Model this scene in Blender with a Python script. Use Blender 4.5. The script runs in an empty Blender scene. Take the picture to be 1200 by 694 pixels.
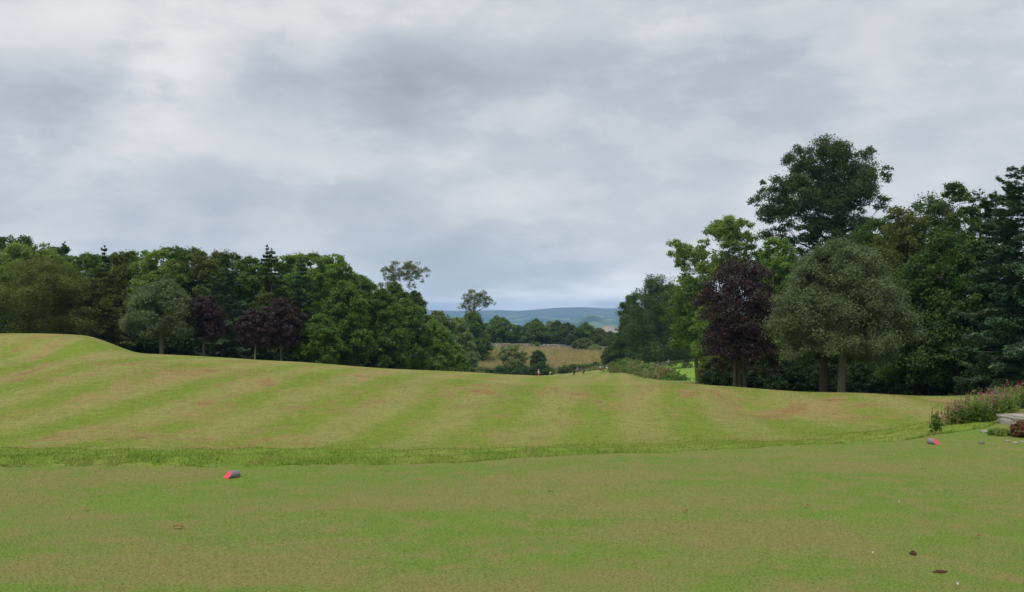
import bpy, math, random
import numpy as np
R = math.radians
S = bpy.context.scene
COL = S.collection
F, CX, HY, EYE = 1100.0, 600.0, 375.0, 1.65     # focal length and horizon of the photograph, in its pixels

# ------------------------------------------------------------------ camera
cam = bpy.data.cameras.new('camera'); camo = bpy.data.objects.new('camera', cam); COL.objects.link(camo)
cam.sensor_width = 36; cam.lens = 36 * F / 1200; cam.clip_start = 0.1; cam.clip_end = 60000
camo.location = (0, 0, EYE); camo.rotation_euler = (R(90) + math.atan((HY - 347) / F), 0, 0)
S.camera = camo
S.view_settings.view_transform = 'Standard'; S.view_settings.look = 'None'
S.view_settings.gamma = 1; S.view_settings.use_curve_mapping = False
S.view_settings.exposure = 0.93
S.cycles.use_denoising = True
S.cycles.max_bounces = 6; S.cycles.diffuse_bounces = 3; S.cycles.glossy_bounces = 2
S.cycles.transmission_bounces = 4; S.cycles.transparent_max_bounces = 4; S.cycles.volume_bounces = 1
S.cycles.volume_step_rate = 4

# ------------------------------------------------------------------ node helper
class NT:
    def __init__(s, tree):
        s.t = tree; s.n = tree.nodes; s.l = tree.links
        s.n.clear()
    def node(s, typ, **kw):
        n = s.n.new(typ)
        for k, v in kw.items(): setattr(n, k, v)
        return n
    def put(s, sock, v):
        if v is None: return
        if isinstance(v, bpy.types.NodeSocket): s.l.new(v, sock)
        else: sock.default_value = v
    def m(s, op, a, b=None, c=None, clamp=False):
        n = s.node('ShaderNodeMath', operation=op, use_clamp=clamp)
        for i, v in enumerate((a, b, c)): s.put(n.inputs[i], v)
        return n.outputs[0]
    def vm(s, op, a, b=None):
        n = s.node('ShaderNodeVectorMath', operation=op)
        s.put(n.inputs[0], a); s.put(n.inputs[1], b)
        return n.outputs[0]
    def mix(s, f, a, b, blend='MIX'):
        n = s.node('ShaderNodeMix', data_type='RGBA', blend_type=blend)
        s.put(n.inputs[0], f)
        for i, v in ((6, a), (7, b)):
            s.put(n.inputs[i], v if isinstance(v, bpy.types.NodeSocket) else (v[0], v[1], v[2], 1))
        return n.outputs[2]
    def noise(s, vec, scale, detail=4, rough=0.55, dist=0.0):
        n = s.node('ShaderNodeTexNoise')
        s.put(n.inputs['Vector'], vec); n.inputs['Scale'].default_value = scale
        n.inputs['Detail'].default_value = detail; n.inputs['Roughness'].default_value = rough
        n.inputs['Distortion'].default_value = dist
        return n.outputs[0]
    def ramp(s, v, a, b, to0=0.0, to1=1.0, smooth=True):
        n = s.node('ShaderNodeMapRange', clamp=True)
        if smooth: n.interpolation_type = 'SMOOTHSTEP'
        s.put(n.inputs[0], v)
        for i, x in ((1, a), (2, b), (3, to0), (4, to1)): n.inputs[i].default_value = x
        return n.outputs[0]
    def attr(s, name):
        return s.node('ShaderNodeAttribute', attribute_name=name).outputs['Fac']
    def pos(s): return s.node('ShaderNodeNewGeometry').outputs['Position']
    def xyz(s, v):
        n = s.node('ShaderNodeSeparateXYZ'); s.put(n.inputs[0], v); return n.outputs
    def comb(s, x, y, z):
        n = s.node('ShaderNodeCombineXYZ')
        for i, v in enumerate((x, y, z)): s.put(n.inputs[i], v)
        return n.outputs[0]

def px2ae(px, py):
    a = math.atan((px - CX) / F); e = math.atan((HY - py) / F * math.cos(a)); return a, e

# ------------------------------------------------------------------ sky: Nishita behind an overcast cloud deck
SUN_EL, SUN_AZ = 52, 215      # compass-like: from behind and to the left
w = bpy.data.worlds.new('World'); S.world = w; w.use_nodes = True
N = NT(w.node_tree)
sky = N.node('ShaderNodeTexSky', sky_type='NISHITA', sun_disc=False)
sky.sun_elevation = R(SUN_EL); sky.sun_rotation = R(SUN_AZ)
d = N.node('ShaderNodeTexCoord').outputs['Generated']
dx, dy, dz = N.xyz(d)
az = N.m('ARCTAN2', dx, dy); el = N.m('ARCSINE', dz)
ez = N.m('MAXIMUM', dz, 0.0)
pj = N.comb(N.m('DIVIDE', dx, N.m('ADD', ez, 0.16)), N.m('DIVIDE', dy, N.m('ADD', ez, 0.16)), 0.0)
n1 = N.noise(pj, 1.35, 7, 0.52, 0.25)
n2 = N.noise(N.vm('ADD', pj, (7.3, 2.1, 0)), 0.55, 3, 0.5)
n3 = N.noise(N.comb(N.m('MULTIPLY', az, 1.0), N.m('MULTIPLY', el, 2.1), 4.0), 6.0, 9, 0.56, 0.12)
n4 = N.noise(N.comb(az, N.m('MULTIPLY', el, 1.7), 11.0), 3.0, 5, 0.6, 0.2)
wa = N.m('ADD', az, N.m('MULTIPLY', N.m('SUBTRACT', n3, 0.5), 0.26))
we = N.m('ADD', el, N.m('MULTIPLY', N.m('SUBTRACT', n1, 0.5), 0.10))
acc = N.m('ADD', N.m('MULTIPLY', N.m('SUBTRACT', n1, 0.5), 0.16), N.m('MULTIPLY', N.m('SUBTRACT', n2, 0.5), 0.20))
acc = N.m('ADD', acc, N.m('MULTIPLY', N.m('SUBTRACT', n3, 0.5), 0.50))
acc = N.m('ADD', acc, N.m('MULTIPLY', N.m('SUBTRACT', n4, 0.5), 0.30))
n5 = N.noise(N.comb(az, N.m('MULTIPLY', el, 2.3), 23.0), 15.0, 8, 0.58, 0.1)
acc = N.m('ADD', acc, N.m('MULTIPLY', N.m('SUBTRACT', n5, 0.5), 0.17))
acc = N.m('ADD', acc, N.m('SUBTRACT', N.ramp(N.m('ADD', n3, N.m('MULTIPLY', N.m('SUBTRACT', n5, 0.5), 0.35)), .45, .58, 0, .06), .03))
# individual cloud masses: (px, py, half width, half height, brightness)
for px, py, sx, sy, amp in [(85, 115, 120, 40, -.22), (400, 100, 170, 45, -.22), (600, 55, 260, 40, -.10), (232, 85, 42, 50, .30),
                            (160, 170, 120, 45, .13), (725, 334, 80, 16, .26), (1030, 235, 110, 40, .16), (620, 60, 300, 20, .02),
                            (850, 95, 200, 60, -.05), (300, 20, 330, 32, .10), (650, 20, 400, 22, .10), (560, 312, 190, 26, -.13),
                            (250, 230, 260, 40, -.05), (880, 170, 160, 40, -.07), (650, 350, 240, 14, .42), (500, 190, 180, 22, .08),
                            (1120, 60, 150, 45, .04), (60, 30, 120, 30, .05), (330, 262, 190, 20, -.06), (740, 250, 150, 30, .04)]:
    a0, e0 = px2ae(px, py)
    u = N.m('DIVIDE', N.m('SUBTRACT', wa, a0), sx / F); v = N.m('DIVIDE', N.m('SUBTRACT', we, e0), sy / F)
    g = N.m('EXPONENT', N.m('MULTIPLY', N.m('ADD', N.m('MULTIPLY', u, u), N.m('MULTIPLY', v, v)), -1.0))
    acc = N.m('MULTIPLY_ADD', g, amp, acc)
lum = N.m('MULTIPLY_ADD', acc, 1.0, 1.0)
zen = N.m('MULTIPLY', N.ramp(dz, 0.33, 0.95, 1.0, 2.1), N.ramp(dz, 0.0, 0.10, 1.28, 1.0))
tone = N.mix(N.ramp(acc, -0.25, 0.22), (0.90, 0.98, 1.065), (1.01, 1.0, 1.0))
base = N.vm('SCALE', tone); base.node.inputs[3].default_value = 1.0
N.l.new(N.m('MULTIPLY', N.m('MULTIPLY', lum, zen), 3.42), base.node.inputs[3])
blue_gap = N.ramp(n2, 0.2, 0.3, 0.9, 0.965)
col = N.mix(blue_gap, sky.outputs[0], base)
bg = N.node('ShaderNodeBackground'); N.put(bg.inputs[0], col); bg.inputs[1].default_value = 0.1
out = N.node('ShaderNodeOutputWorld'); N.l.new(bg.outputs[0], out.inputs[0])
w.cycles.sampling_method = 'MANUAL'; w.cycles.sample_map_resolution = 512

sun = bpy.data.lights.new('sun', 'SUN'); sun.energy = 1.2; sun.angle = R(14); sun.color = (1, 0.96, 0.9)
so = bpy.data.objects.new('sun', sun); COL.objects.link(so)
az_ = R(SUN_AZ); sd = (math.sin(az_) * math.cos(R(SUN_EL)), math.cos(az_) * math.cos(R(SUN_EL)), math.sin(R(SUN_EL)))
from mathutils import Vector
so.rotation_euler = Vector(sd).to_track_quat('Z', 'Y').to_euler(); so.location = (-20, -20, 60)

# ------------------------------------------------------------------ tagging and mesh helpers
def tag(o, label=None, cat=None, group=None, kind=None):
    if label: o['label'] = label
    if cat: o['category'] = cat
    if group: o['group'] = group
    if kind: o['kind'] = kind
    return o
def empty(name, loc, label, cat, group=None):
    o = bpy.data.objects.new(name, None); o.empty_display_size = 0.3; COL.objects.link(o)
    o.location = loc; return tag(o, label, cat, group)
def mesh_np(name, V, Fc, mat, parent=None, attrs=None, smooth=False):
    """V (n,3) world or parent-local coordinates; Fc (m,k) faces."""
    V = np.asarray(V, np.float32); Fc = np.asarray(Fc, np.int32)
    me = bpy.data.meshes.new(name)
    me.vertices.add(len(V)); me.vertices.foreach_set('co', V.ravel())
    k = Fc.shape[1]
    me.loops.add(Fc.size); me.loops.foreach_set('vertex_index', Fc.ravel())
    me.polygons.add(len(Fc)); me.polygons.foreach_set('loop_start', np.arange(len(Fc), dtype=np.int32) * k)
    me.polygons.foreach_set('loop_total', np.full(len(Fc), k, np.int32))
    if smooth: me.polygons.foreach_set('use_smooth', np.ones(len(Fc), bool))
    me.update(calc_edges=True)
    for an, (dom, arr) in (attrs or {}).items():
        a = me.attributes.new(an, 'FLOAT', dom); a.data.foreach_set('value', np.asarray(arr, np.float32))
    me.materials.append(mat)
    o = bpy.data.objects.new(name, me); COL.objects.link(o)
    if parent: o.parent = parent
    return o
class MB:
    """collects quads"""
    def __init__(s): s.V = []; s.F = []; s.n = 0
    def add(s, V, Fc):
        V = np.asarray(V, float); s.V.append(V); s.F.append(np.asarray(Fc, int) + s.n); s.n += len(V)
    def tube(s, pts, rad, k=6, cap=True):
        pts = np.asarray(pts, float); rings = []
        for i, p in enumerate(pts):
            t = pts[min(i + 1, len(pts) - 1)] - pts[max(i - 1, 0)]; t /= (np.linalg.norm(t) + 1e-9)
            a = np.cross(t, (0.13, 1, 0.07)); a /= (np.linalg.norm(a) + 1e-9); b = np.cross(t, a)
            an = np.arange(k) * 2 * math.pi / k
            rings.append(p + rad[i] * (np.cos(an)[:, None] * a + np.sin(an)[:, None] * b))
        V = np.concatenate(rings); Fc = []
        for i in range(len(pts) - 1):
            for j in range(k):
                Fc.append((i * k + j, i * k + (j + 1) % k, (i + 1) * k + (j + 1) % k, (i + 1) * k + j))
        s.add(V, Fc)
        if cap:   # close the tip with a tiny fan of quads
            base = s.n; s.add(np.concatenate([rings[-1], [pts[-1]]]), [(j, (j + 1) % k, k, k) for j in range(0)] or np.zeros((0, 4), int))
            for j in range(0, k - 1, 2):
                s.F.append(np.array([[base + j, base + j + 1, base + (j + 2) % k, base + k]]))
    def box(s, c, h, rz=0, jit=0, rng=None):
        c = np.array(c, float); h = np.array(h, float)
        q = np.array([(-1, -1, -1), (1, -1, -1), (1, 1, -1), (-1, 1, -1), (-1, -1, 1), (1, -1, 1), (1, 1, 1), (-1, 1, 1)], float) * h
        if jit: q += rng.uniform(-jit, jit, q.shape)
        ca, sa = math.cos(rz), math.sin(rz)
        q = np.stack([q[:, 0] * ca - q[:, 1] * sa, q[:, 0] * sa + q[:, 1] * ca, q[:, 2]], 1)
        s.add(q + c, [(0, 3, 2, 1), (4, 5, 6, 7), (0, 1, 5, 4), (1, 2, 6, 5), (2, 3, 7, 6), (3, 0, 4, 7)])
    def build(s, name, mat, parent=None, smooth=True):
        return mesh_np(name, np.concatenate(s.V), np.concatenate([f for f in s.F if len(f)]), mat, parent, None, smooth)

# ------------------------------------------------------------------ ground shape
def smooth01(t): t = np.clip(t, 0, 1); return t * t * (3 - 2 * t)
def X(px, Y): return (px - CX) / F * Y
def Zp(py, Y): return EYE + (HY - py) / F * Y
C = []
def c(px, Y, py): C.append((X(px, Y), Y, Zp(py, Y)))
def cz(px, Y, z): C.append((X(px, Y), Y, z))
for x in (-30, -18, -9, 0, 9, 18, 30):
    for y, z in ((-30, 0), (-12, 0), (0, -.02), (8, -.08)): C.append((x, y, z))
for px in (-300, 0, 300, 600, 900, 1200, 1500):
    cz(px, 13, -0.13)
for Y, pys in ((16, (536, 536, 535, 531, 521, 511, 505)), (20, (531, 531, 531, 526, 517, 508, 502)), (27, (522, 521, 521, 518, 511, 503, 498)), (35, (468, 470, 478, 483, 486, 481, 478))):
    for px, py in zip((-300, 0, 300, 600, 850, 1050) + ((1350,) if Y > 21 else ()), pys): c(px, Y, py)
for px, Y, z in ((1120, 16, -.16), (1200, 16, -.12), (1350, 16, -.1), (1130, 20, -.38), (1210, 20, -.25), (1350, 20, -.2)): cz(px, Y, z)
# the crest of the mown slope
CR0 = len(C)
for px, Y, py in ((-300, 45, 410), (0, 45, 418), (90, 45, 416), (170, 45, 414), (240, 45, 418), (320, 45, 423), (400, 45, 428), (470, 45, 432), (540, 45, 435.8), (620, 45, 440.5), (700, 44, 445),
                  (780, 42, 449), (830, 41, 452), (870, 40, 456), (930, 40, 458), (985, 40, 460), (1050, 40, 462), (1100, 40, 463), (1180, 40, 464), (1350, 40, 465)): c(px, Y, py)
CR1 = len(C)
for px, Y, py in ((-200, 62, 400), (0, 62, 408), (100, 64, 411), (170, 70, 418), (240, 72, 422), (320, 74, 427), (400, 76, 431), (470, 78, 435),
                  (540, 80, 439), (620, 84, 443.5), (700, 82, 447), (780, 72, 451), (830, 64, 454), (870, 62, 457.5), (930, 60, 459.5),
                  (985, 56, 462), (1050, 54, 464), (1100, 54, 465), (1180, 54, 466), (1350, 52, 467)): c(px, Y, py)
CR2 = len(C)
for px, Y, z in ((-200, 95, -1.6), (0, 95, -1.5), (170, 95, -2.2), (280, 100, -3.2), (400, 105, -4.4), (540, 115, -5.6), (-200, 170, -5),
                 (100, 170, -6), (300, 170, -8), (450, 180, -10.0), (540, 170, -9.4), (620, 120, -6.2),
                 (870, 85, -4.6), (985, 80, -4.7), (1100, 75, -4.2), (1250, 75, -4.0), (1000, 120, -6), (1200, 120, -5.5), (1400, 150, -6),
                 (900, 200, -8.0), (1100, 250, -9)): cz(px, Y, z)
for px, Y, py in ((640, 235, 440.5), (700, 120, 444), (700, 150, 442.5), (700, 190, 439), (700, 240, 435), (740, 235, 434), (660, 190, 443),
                  (660, 245, 438.5), (760, 150, 443), (790, 125, 446), (800, 150, 442), (800, 185, 434), (800, 225, 428), (760, 250, 426),
                  (560, 255, 438), (600, 255, 439), (640, 255, 438), (700, 262, 432), (560, 300, 420), (630, 300, 421), (700, 300, 418),
                  (560, 345, 407), (630, 345, 408.5), (705, 345, 411), (450, 345, 406), (800, 345, 412), (900, 345, 410), (560, 400, 405), (700, 400, 408)): c(px, Y, py)
for px in (-600, -200, 200, 600, 1000, 1400, 1800):
    cz(px, 600, -24); cz(px, 1100, -62); cz(px, 2200, -92); cz(px, 3800, -95); cz(px, 12000, -60)
for px in (-600, -200, 200, 1100, 1500): cz(px, 350, -9)
C = np.array(C)
def warp(x, y): return np.stack([x / (np.abs(y) + 30) * 3.0, np.log(y + 45) * 2.2], -1)
Pc = warp(C[:, 0], C[:, 1])
def kern(r2): return r2 * np.log(r2 + 1e-9) * 0.5
def d2(a, b): return ((a[:, None, :] - b[None, :, :]) ** 2).sum(-1)
# heights are fitted after division by distance, so far points do not swamp near ones
SC = (np.abs(C[:, 1]) + 30)
n_ = len(C); A = np.zeros((n_ + 3, n_ + 3)); A[:n_, :n_] = kern(d2(Pc, Pc)) + np.eye(n_) * 2e-4
A[:n_, n_] = 1; A[:n_, n_ + 1:] = Pc; A[n_:, :n_] = A[:n_, n_:].T
yr_ = np.arange(30, 64, 1.5)
for it in range(14):          # settle the fitted crest on the line it was surveyed at
    sol = np.linalg.solve(A, np.concatenate([C[:, 2] / SC, [0, 0, 0]]))
    if it == 13: break
    for k_ in range(CR0, CR2):
        if k_ >= CR1 and it > 0: C[k_, 2] = C0[k_, 2]; 
    if it == 0: C0 = C.copy()
    for k_ in range(CR0, CR1):
        a_ = C[k_, 0] / C[k_, 1]
        if not -.56 < a_ < .47: continue
        yr_ = np.arange(30, 64 if a_ > -.40 else 51, 1.5)
        P_ = warp(a_ * yr_, yr_); z_ = (kern(d2(P_, Pc)) @ sol[:n_] + sol[n_] + P_ @ sol[n_ + 1:]) * (yr_ + 30)
        e_ = ((z_ - EYE) / yr_).max(); t_ = (C0[k_, 2] - EYE) / C0[k_, 1]; C[k_, 2] += (t_ - e_) * C[k_, 1] * .8
def edge_y(x):
    e = np.interp(x, [-9, -5.7, -2.9, -1.2, 1.05, 2.75, 5.3, 7.2, 9, 14], [10.4, 10.45, 10.5, 10.8, 11.56, 12.1, 12.95, 14.3, 17.0, 22])
    return e + 0.06 * np.sin(x * 2.1) + 0.04 * np.sin(x * 5.3 + 1) + 0.03 * np.sin(x * 11.7) + .02 * np.sin(x * 23 + 2)
def ridge_h(a, y):   # far hills, a = x/y
    px = a * F + CX
    r9 = np.interp(px, [-500, 300, 560, 605, 620, 650, 720, 740, 1000, 1700], [60, 80, 90, 88, 100, 110, 118, 112, 130, 100])
    r9 = r9 + 3.0 * np.sin(px * 0.05) + 1.5 * np.sin(px * .13)
    h = -95 + (r9 + 95) * smooth01((y - 4900) / 3900)
    mid = 118 * np.exp(-((px - 695) / 38.0) ** 2) * np.exp(-((y - 4700) / 600.0) ** 2)
    mid += 80 * np.exp(-((px - 560) / 60.0) ** 2) * np.exp(-((y - 5200) / 700.0) ** 2)
    return h + mid + 5 * np.sin(px * .07 + y * .002) * smooth01((y - 2500) / 1500)
def H(x, y):
    x = np.atleast_1d(np.asarray(x, float)); y = np.atleast_1d(np.asarray(y, float))
    shp = x.shape; x = x.ravel(); y = y.ravel(); out = np.empty(len(x))
    for i in range(0, len(x), 20000):
        xs, ys = x[i:i + 20000], y[i:i + 20000]
        P = warp(xs, np.maximum(ys, -30))
        k = kern(d2(P, Pc)); z = k @ sol[:n_] + sol[n_] + P @ sol[n_ + 1:]
        z *= (np.abs(ys) + 30)
        # gentle rolls of the mown slope
        z += 0.035 * np.sin(xs * .35 + ys * .22) * smooth01((ys - 15) / 15) * (ys < 200)
        z += 0.02 * np.sin(xs * .9 - ys * .31) * smooth01((ys - 14) / 8) * (ys < 120)
        # raised green on the left
        m = smooth01((-.388 * ys - xs) / 4.2) * smooth01((ys - 46) / 5.5) * (1 - smooth01((ys - 64) / 9))
        z += .93 * m * (1 + .05 * np.sin(xs * .6))
        # ground drops away behind the raised edge; level tee in front of it
        t = smooth01((ys - edge_y(xs) + 0.05) / 0.45)
        rough = (0.012 * np.sin(xs * 7.1 + ys * 3) + 0.012 * np.sin(xs * 3.3 - ys * 6.1)) * t
        z = z * t + (1 - t) * (0.006 * np.sin(xs * 1.1) + 0.006 * np.sin(ys * .9 + xs * .4)) + rough * (ys < 25)
        far = smooth01((ys - 1500) / 1800)
        z = z * (1 - far) + far * ridge_h(xs / np.maximum(ys, 1), ys)
        out[i:i + 20000] = z
    return out.reshape(shp)
def Hs(x, y): return float(H(x, y)[0])

# ------------------------------------------------------------------ ground materials
def finish(N, col, rough=0.85, bump=None, bstr=0.3, bdist=0.02, spec=0.2, normal=None):
    p = N.node('ShaderNodeBsdfPrincipled'); N.put(p.inputs['Base Color'], col if isinstance(col, bpy.types.NodeSocket) else (*col, 1))
    p.inputs['Roughness'].default_value = rough; p.inputs['Specular IOR Level'].default_value = spec
    if bump is not None:
        b = N.node('ShaderNodeBump'); b.inputs['Strength'].default_value = bstr; b.inputs['Distance'].default_value = bdist
        N.put(b.inputs['Height'], bump); N.l.new(b.outputs[0], p.inputs['Normal'])
    o = N.node('ShaderNodeOutputMaterial'); N.l.new(p.outputs[0], o.inputs[0]); return p
def newmat(name):
    m = bpy.data.materials.new(name); m.use_nodes = True; return m, NT(m.node_tree)

def tee_color(N):
    p = N.pos()
    a = N.noise(N.vm('MULTIPLY', p, (0.55, 1.0, 1)), 0.8, 5, 0.6, 0.4)
    b = N.noise(p, 3.2, 5, 0.65); f = N.noise(p, 55, 3, 0.7); f2 = N.noise(p, 13, 4, 0.7)
    a = N.m('ADD', a, N.m('MULTIPLY', N.m('SUBTRACT', N.noise(N.vm('MULTIPLY', p, (.22, 1.0, 1)), 1.1, 3, .5), .5), .7))
    col = N.mix(N.ramp(a, .38, .64), (.132, .192, .036), (.182, .184, .056))
    col = N.mix(N.ramp(b, .42, .72), col, (.200, .182, .064))
    col = N.mix(N.ramp(f2, .55, .78, 0, .6), col, (.21, .15, .07))
    g = N.noise(N.vm('ADD', p, (31, 9, 0)), 0.55, 4, .6)
    col = N.mix(N.ramp(g, .50, .68, 0, .65), col, (.122, .208, .030))
    col = N.mix(N.m('MULTIPLY', N.ramp(N.noise(p, 7, 5, .7), .60, .70), N.ramp(N.noise(N.vm('ADD', p, (3, 70, 0)), .9, 3), .45, .6)), col, (.23, .15, .07))
    return N.mix(1.0, col, N.mix(N.ramp(f, .3, .7), (.72, .74, .72), (1.22, 1.2, 1.2)), 'MULTIPLY')
def fair_color(N):
    p = N.pos(); x, y, z = N.xyz(p)
    wob = N.noise(N.vm('MULTIPLY', p, (.5, .25, 0)), 0.12, 3, .5)
    s = N.m('ADD', N.m('SUBTRACT', x, N.m('MULTIPLY', y, 0.114)), N.m('MULTIPLY', N.m('SUBTRACT', wob, .5), 2.4))
    st = N.m('SINE', N.m('MULTIPLY', s, 2 * math.pi / 3.4))
    st = N.m('ADD', st, N.m('MULTIPLY', N.m('SUBTRACT', N.noise(p, .35, 4, .6), .5), 2.6))
    stripe = N.ramp(st, -.9, .9)
    lo = N.noise(N.comb(s, N.m('MULTIPLY', y, .3), 0.0), 0.42, 5, .6, .3)
    md = N.noise(N.vm('MULTIPLY', p, (1, .6, 1)), 0.9, 5, .62, .2)
    gr = N.mix(stripe, (.146, .188, .030), (.206, .206, .062))
    col = N.mix(N.ramp(md, .45, .70, 0, .55), gr, (.112, .175, .022))
    # dry brown, strongest on the crests and in the mower's lines
    dry = N.m('ADD', N.m('ADD', lo, N.m('MULTIPLY', N.m('SUBTRACT', md, .5), .8)), .026)
    def spot(cx_, cy_, sx, sy, amp):
        u = N.m('DIVIDE', N.m('SUBTRACT', x, cx_), sx); v = N.m('DIVIDE', N.m('SUBTRACT', y, cy_), sy)
        return N.m('MULTIPLY', N.m('EXPONENT', N.m('MULTIPLY', N.m('ADD', N.m('MULTIPLY', u, u), N.m('MULTIPLY', v, v)), -1.0)), amp)
    for a in ((-15, 43, 5, 3.5, .13), (-11.5, 28.5, 3, 2.0, .18), (13.5, 38.0, 6, 2.6, .15), (5.5, 41.5, 6, 3, .08), (-23, 41, 5, 3, .05), (-3, 43, 8, 3, .05), (17, 33, 3, 2, .12),
              (-8, 60, 14, 8, .04), (0, 13.5, 40, 3.0, -.16), (9, 29, 8, 4, -.12), (-19, 32, 7, 4, -.06), (0, 22, 40, 3, -.05)): dry = N.m('ADD', dry, spot(*a))
    col = N.mix(N.ramp(dry, .48, .76, 0, .8), col, (.245, .178, .075))
    col = N.mix(N.m('MULTIPLY', N.ramp(dry, .56, .78, 0, .6), N.ramp(N.noise(p, .5, 2), .45, .6)), col, (.20, .105, .045))
    col = N.mix(N.ramp(y, 13, 25, .55, 0), col, (.142, .212, .030))
    col = N.mix(N.m('MULTIPLY', N.ramp(y, 20, 36, .55, 0), N.ramp(N.noise(N.vm('MULTIPLY', p, (.5, 1.4, 0)), .8, 4, .6), .38, .62)), col, (.155, .215, .032))
    f = N.noise(p, 22, 4, .7); f3 = N.noise(p, 3.0, 4, .65)
    col = N.mix(1.0, col, N.mix(N.ramp(f, .3, .7), (.78, .8, .76), (1.2, 1.18, 1.2)), 'MULTIPLY')
    return N.mix(1.0, col, N.mix(N.ramp(f3, .3, .7), (.87, .88, .85), (1.12, 1.11, 1.12)), 'MULTIPLY')
M = {}
m, N = newmat('tee turf'); col = tee_color(N); finish(N, col, .95, N.noise(N.pos(), 60, 4, .7), .8, .02, .05); M['tee'] = m
m, N = newmat('fairway turf'); col = fair_color(N); finish(N, col, .95, N.noise(N.pos(), 18, 5, .7), .8, .04, .05); M['fair'] = m
def blade_mat(name, colfn, transl=.25):
    m, N = newmat(name); col = colfn(N); t = N.attr('tone')
    col = N.mix(1.0, col, N.mix(N.ramp(t, 0, 1, smooth=False), (.80, .84, .78), (1.62, 1.58, 1.5)), 'MULTIPLY')
    col = N.mix(N.ramp(t, .93, .95, 0, .8), col, (.32, .26, .14))
    p = N.node('ShaderNodeBsdfPrincipled'); N.put(p.inputs['Base Color'], col); p.inputs['Roughness'].default_value = .7
    p.inputs['Specular IOR Level'].default_value = .15
    tr = N.node('ShaderNodeBsdfTranslucent'); N.put(tr.inputs[0], col)
    mx = N.node('ShaderNodeMixShader'); mx.inputs[0].default_value = transl
    N.l.new(p.outputs[0], mx.inputs[1]); N.l.new(tr.outputs[0], mx.inputs[2])
    o = N.node('ShaderNodeOutputMaterial'); N.l.new(mx.outputs[0], o.inputs[0]); return m
M['teeb'] = blade_mat('tee blades', tee_color); M['fairb'] = blade_mat('fairway blades', fair_color)
def edge_color(N):
    p = N.pos(); col = N.mix(N.ramp(N.noise(p, 1.2, 4, .6), .4, .65), (.135, .225, .026), (.195, .245, .048))
    return N.mix(N.ramp(N.noise(N.vm('ADD', p, (5, 5, 0)), 2.2, 4, .7), .56, .68, 0, .8), col, (.30, .22, .11))
M['edgeb'] = blade_mat('long grass', edge_color)
# meadow
def meadow_color(N):
    p = N.pos(); a = N.noise(N.vm('MULTIPLY', p, (1, .5, 1)), .06, 5, .6, .3); b = N.noise(p, .5, 5, .7)
    col = N.mix(N.ramp(a, .38, .62), (.26, .235, .095), (.34, .265, .125))
    col = N.mix(N.ramp(b, .42, .66, 0, .8), col, (.17, .19, .06))
    z = N.xyz(p)[1]
    return N.mix(N.ramp(N.m('ADD', z, N.m('MULTIPLY', N.m('SUBTRACT', a, .5), 40)), 262, 282, .75, 0), col, (.12, .15, .04))
m, N = newmat('meadow grass'); finish(N, meadow_color(N), 1, N.noise(N.pos(), 2.5, 5, .7), 1, .3, .05); M['meadow'] = m
M['meadowb'] = blade_mat('meadow blades', meadow_color)
m, N = newmat('paddock'); p = N.pos(); finish(N, N.mix(N.noise(p, .15, 4), (.14, .235, .03), (.165, .25, .04)), 1, N.noise(p, 6, 4), .5, .05, .05); M['field'] = m
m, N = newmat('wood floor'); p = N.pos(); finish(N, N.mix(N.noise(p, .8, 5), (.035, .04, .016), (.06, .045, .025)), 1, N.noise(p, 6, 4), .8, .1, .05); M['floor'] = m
m, N = newmat('far country'); p = N.pos()
vo = N.node('ShaderNodeTexVoronoi'); N.put(vo.inputs['Vector'], N.vm('MULTIPLY', N.vm('ADD', p, N.vm('SCALE', N.comb(N.noise(p, .002, 3), N.noise(N.vm('ADD', p, (900, 0, 0)), .002, 3), 0.0))), (.0042, .0019, 0)))
vo.inputs['Scale'].default_value = 1.0
r = N.xyz(vo.outputs['Color'])[0]
col = N.mix(N.ramp(r, .2, .35), (.03, .06, .022), (.11, .15, .05)); col = N.mix(N.ramp(r, .55, .62), col, (.20, .20, .08))
col = N.mix(N.ramp(r, .86, .88), col, (.33, .22, .11))
col = N.mix(N.ramp(N.noise(p, .0030, 6, .7), .44, .52), col, (.022, .042, .014))
yy = N.xyz(p); moor = N.ramp(yy[2], 20, 70)
moorc = N.mix(N.noise(N.vm('MULTIPLY', p, (1, .4, 6)), .0012, 5, .6), (.045, .05, .028), (.10, .09, .045))
col = N.mix(moor, col, moorc)
finish(N, col, 1, None, spec=.05); M['far'] = m

# ------------------------------------------------------------------ the ground sheet, split into zones along its own grid
us = np.concatenate([np.linspace(-1.8, -.8, 30)[:-1], np.linspace(-.8, .8, 360), np.linspace(.8, 1.8, 30)[1:]])
ys = np.concatenate([np.linspace(-18, 8, 30)[:-1], np.arange(8, 10.2, .25), np.arange(10.2, 18, .11), np.geomspace(18, 150, 120)[0:], np.geomspace(150, 420, 90)[1:], np.geomspace(420, 11500, 110)[1:]])
U, YY = np.meshgrid(us, ys); XX = U * (YY + 30)
ZZ = H(XX, YY)
nu = len(us); G = np.stack([XX, YY, ZZ], -1).reshape(-1, 3)
ii, jj = np.meshgrid(np.arange(len(ys) - 1), np.arange(nu - 1), indexing='ij')
q = np.stack([ii * nu + jj, ii * nu + jj + 1, (ii + 1) * nu + jj + 1, (ii + 1) * nu + jj], -1).reshape(-1, 4)
cen = G[q].mean(1); cx_, cy_ = cen[:, 0], cen[:, 1]; cpx = CX + F * cx_ / np.maximum(cy_, 1)
def left_line(px): return np.interp(px, [-400, 0, 170, 300, 400, 470, 540, 560], [72, 76, 80, 84, 88, 96, 130, 235])
def right_line(px): return np.interp(px, [820, 850, 1000, 1100, 1300], [110, 82, 74, 64, 56])
zone = np.ones(len(q), int)
zone[cy_ < edge_y(cx_) + .12] = 0
zone[(cpx < 552) & (cy_ > left_line(cpx)) & (cy_ < 340)] = 4
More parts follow.
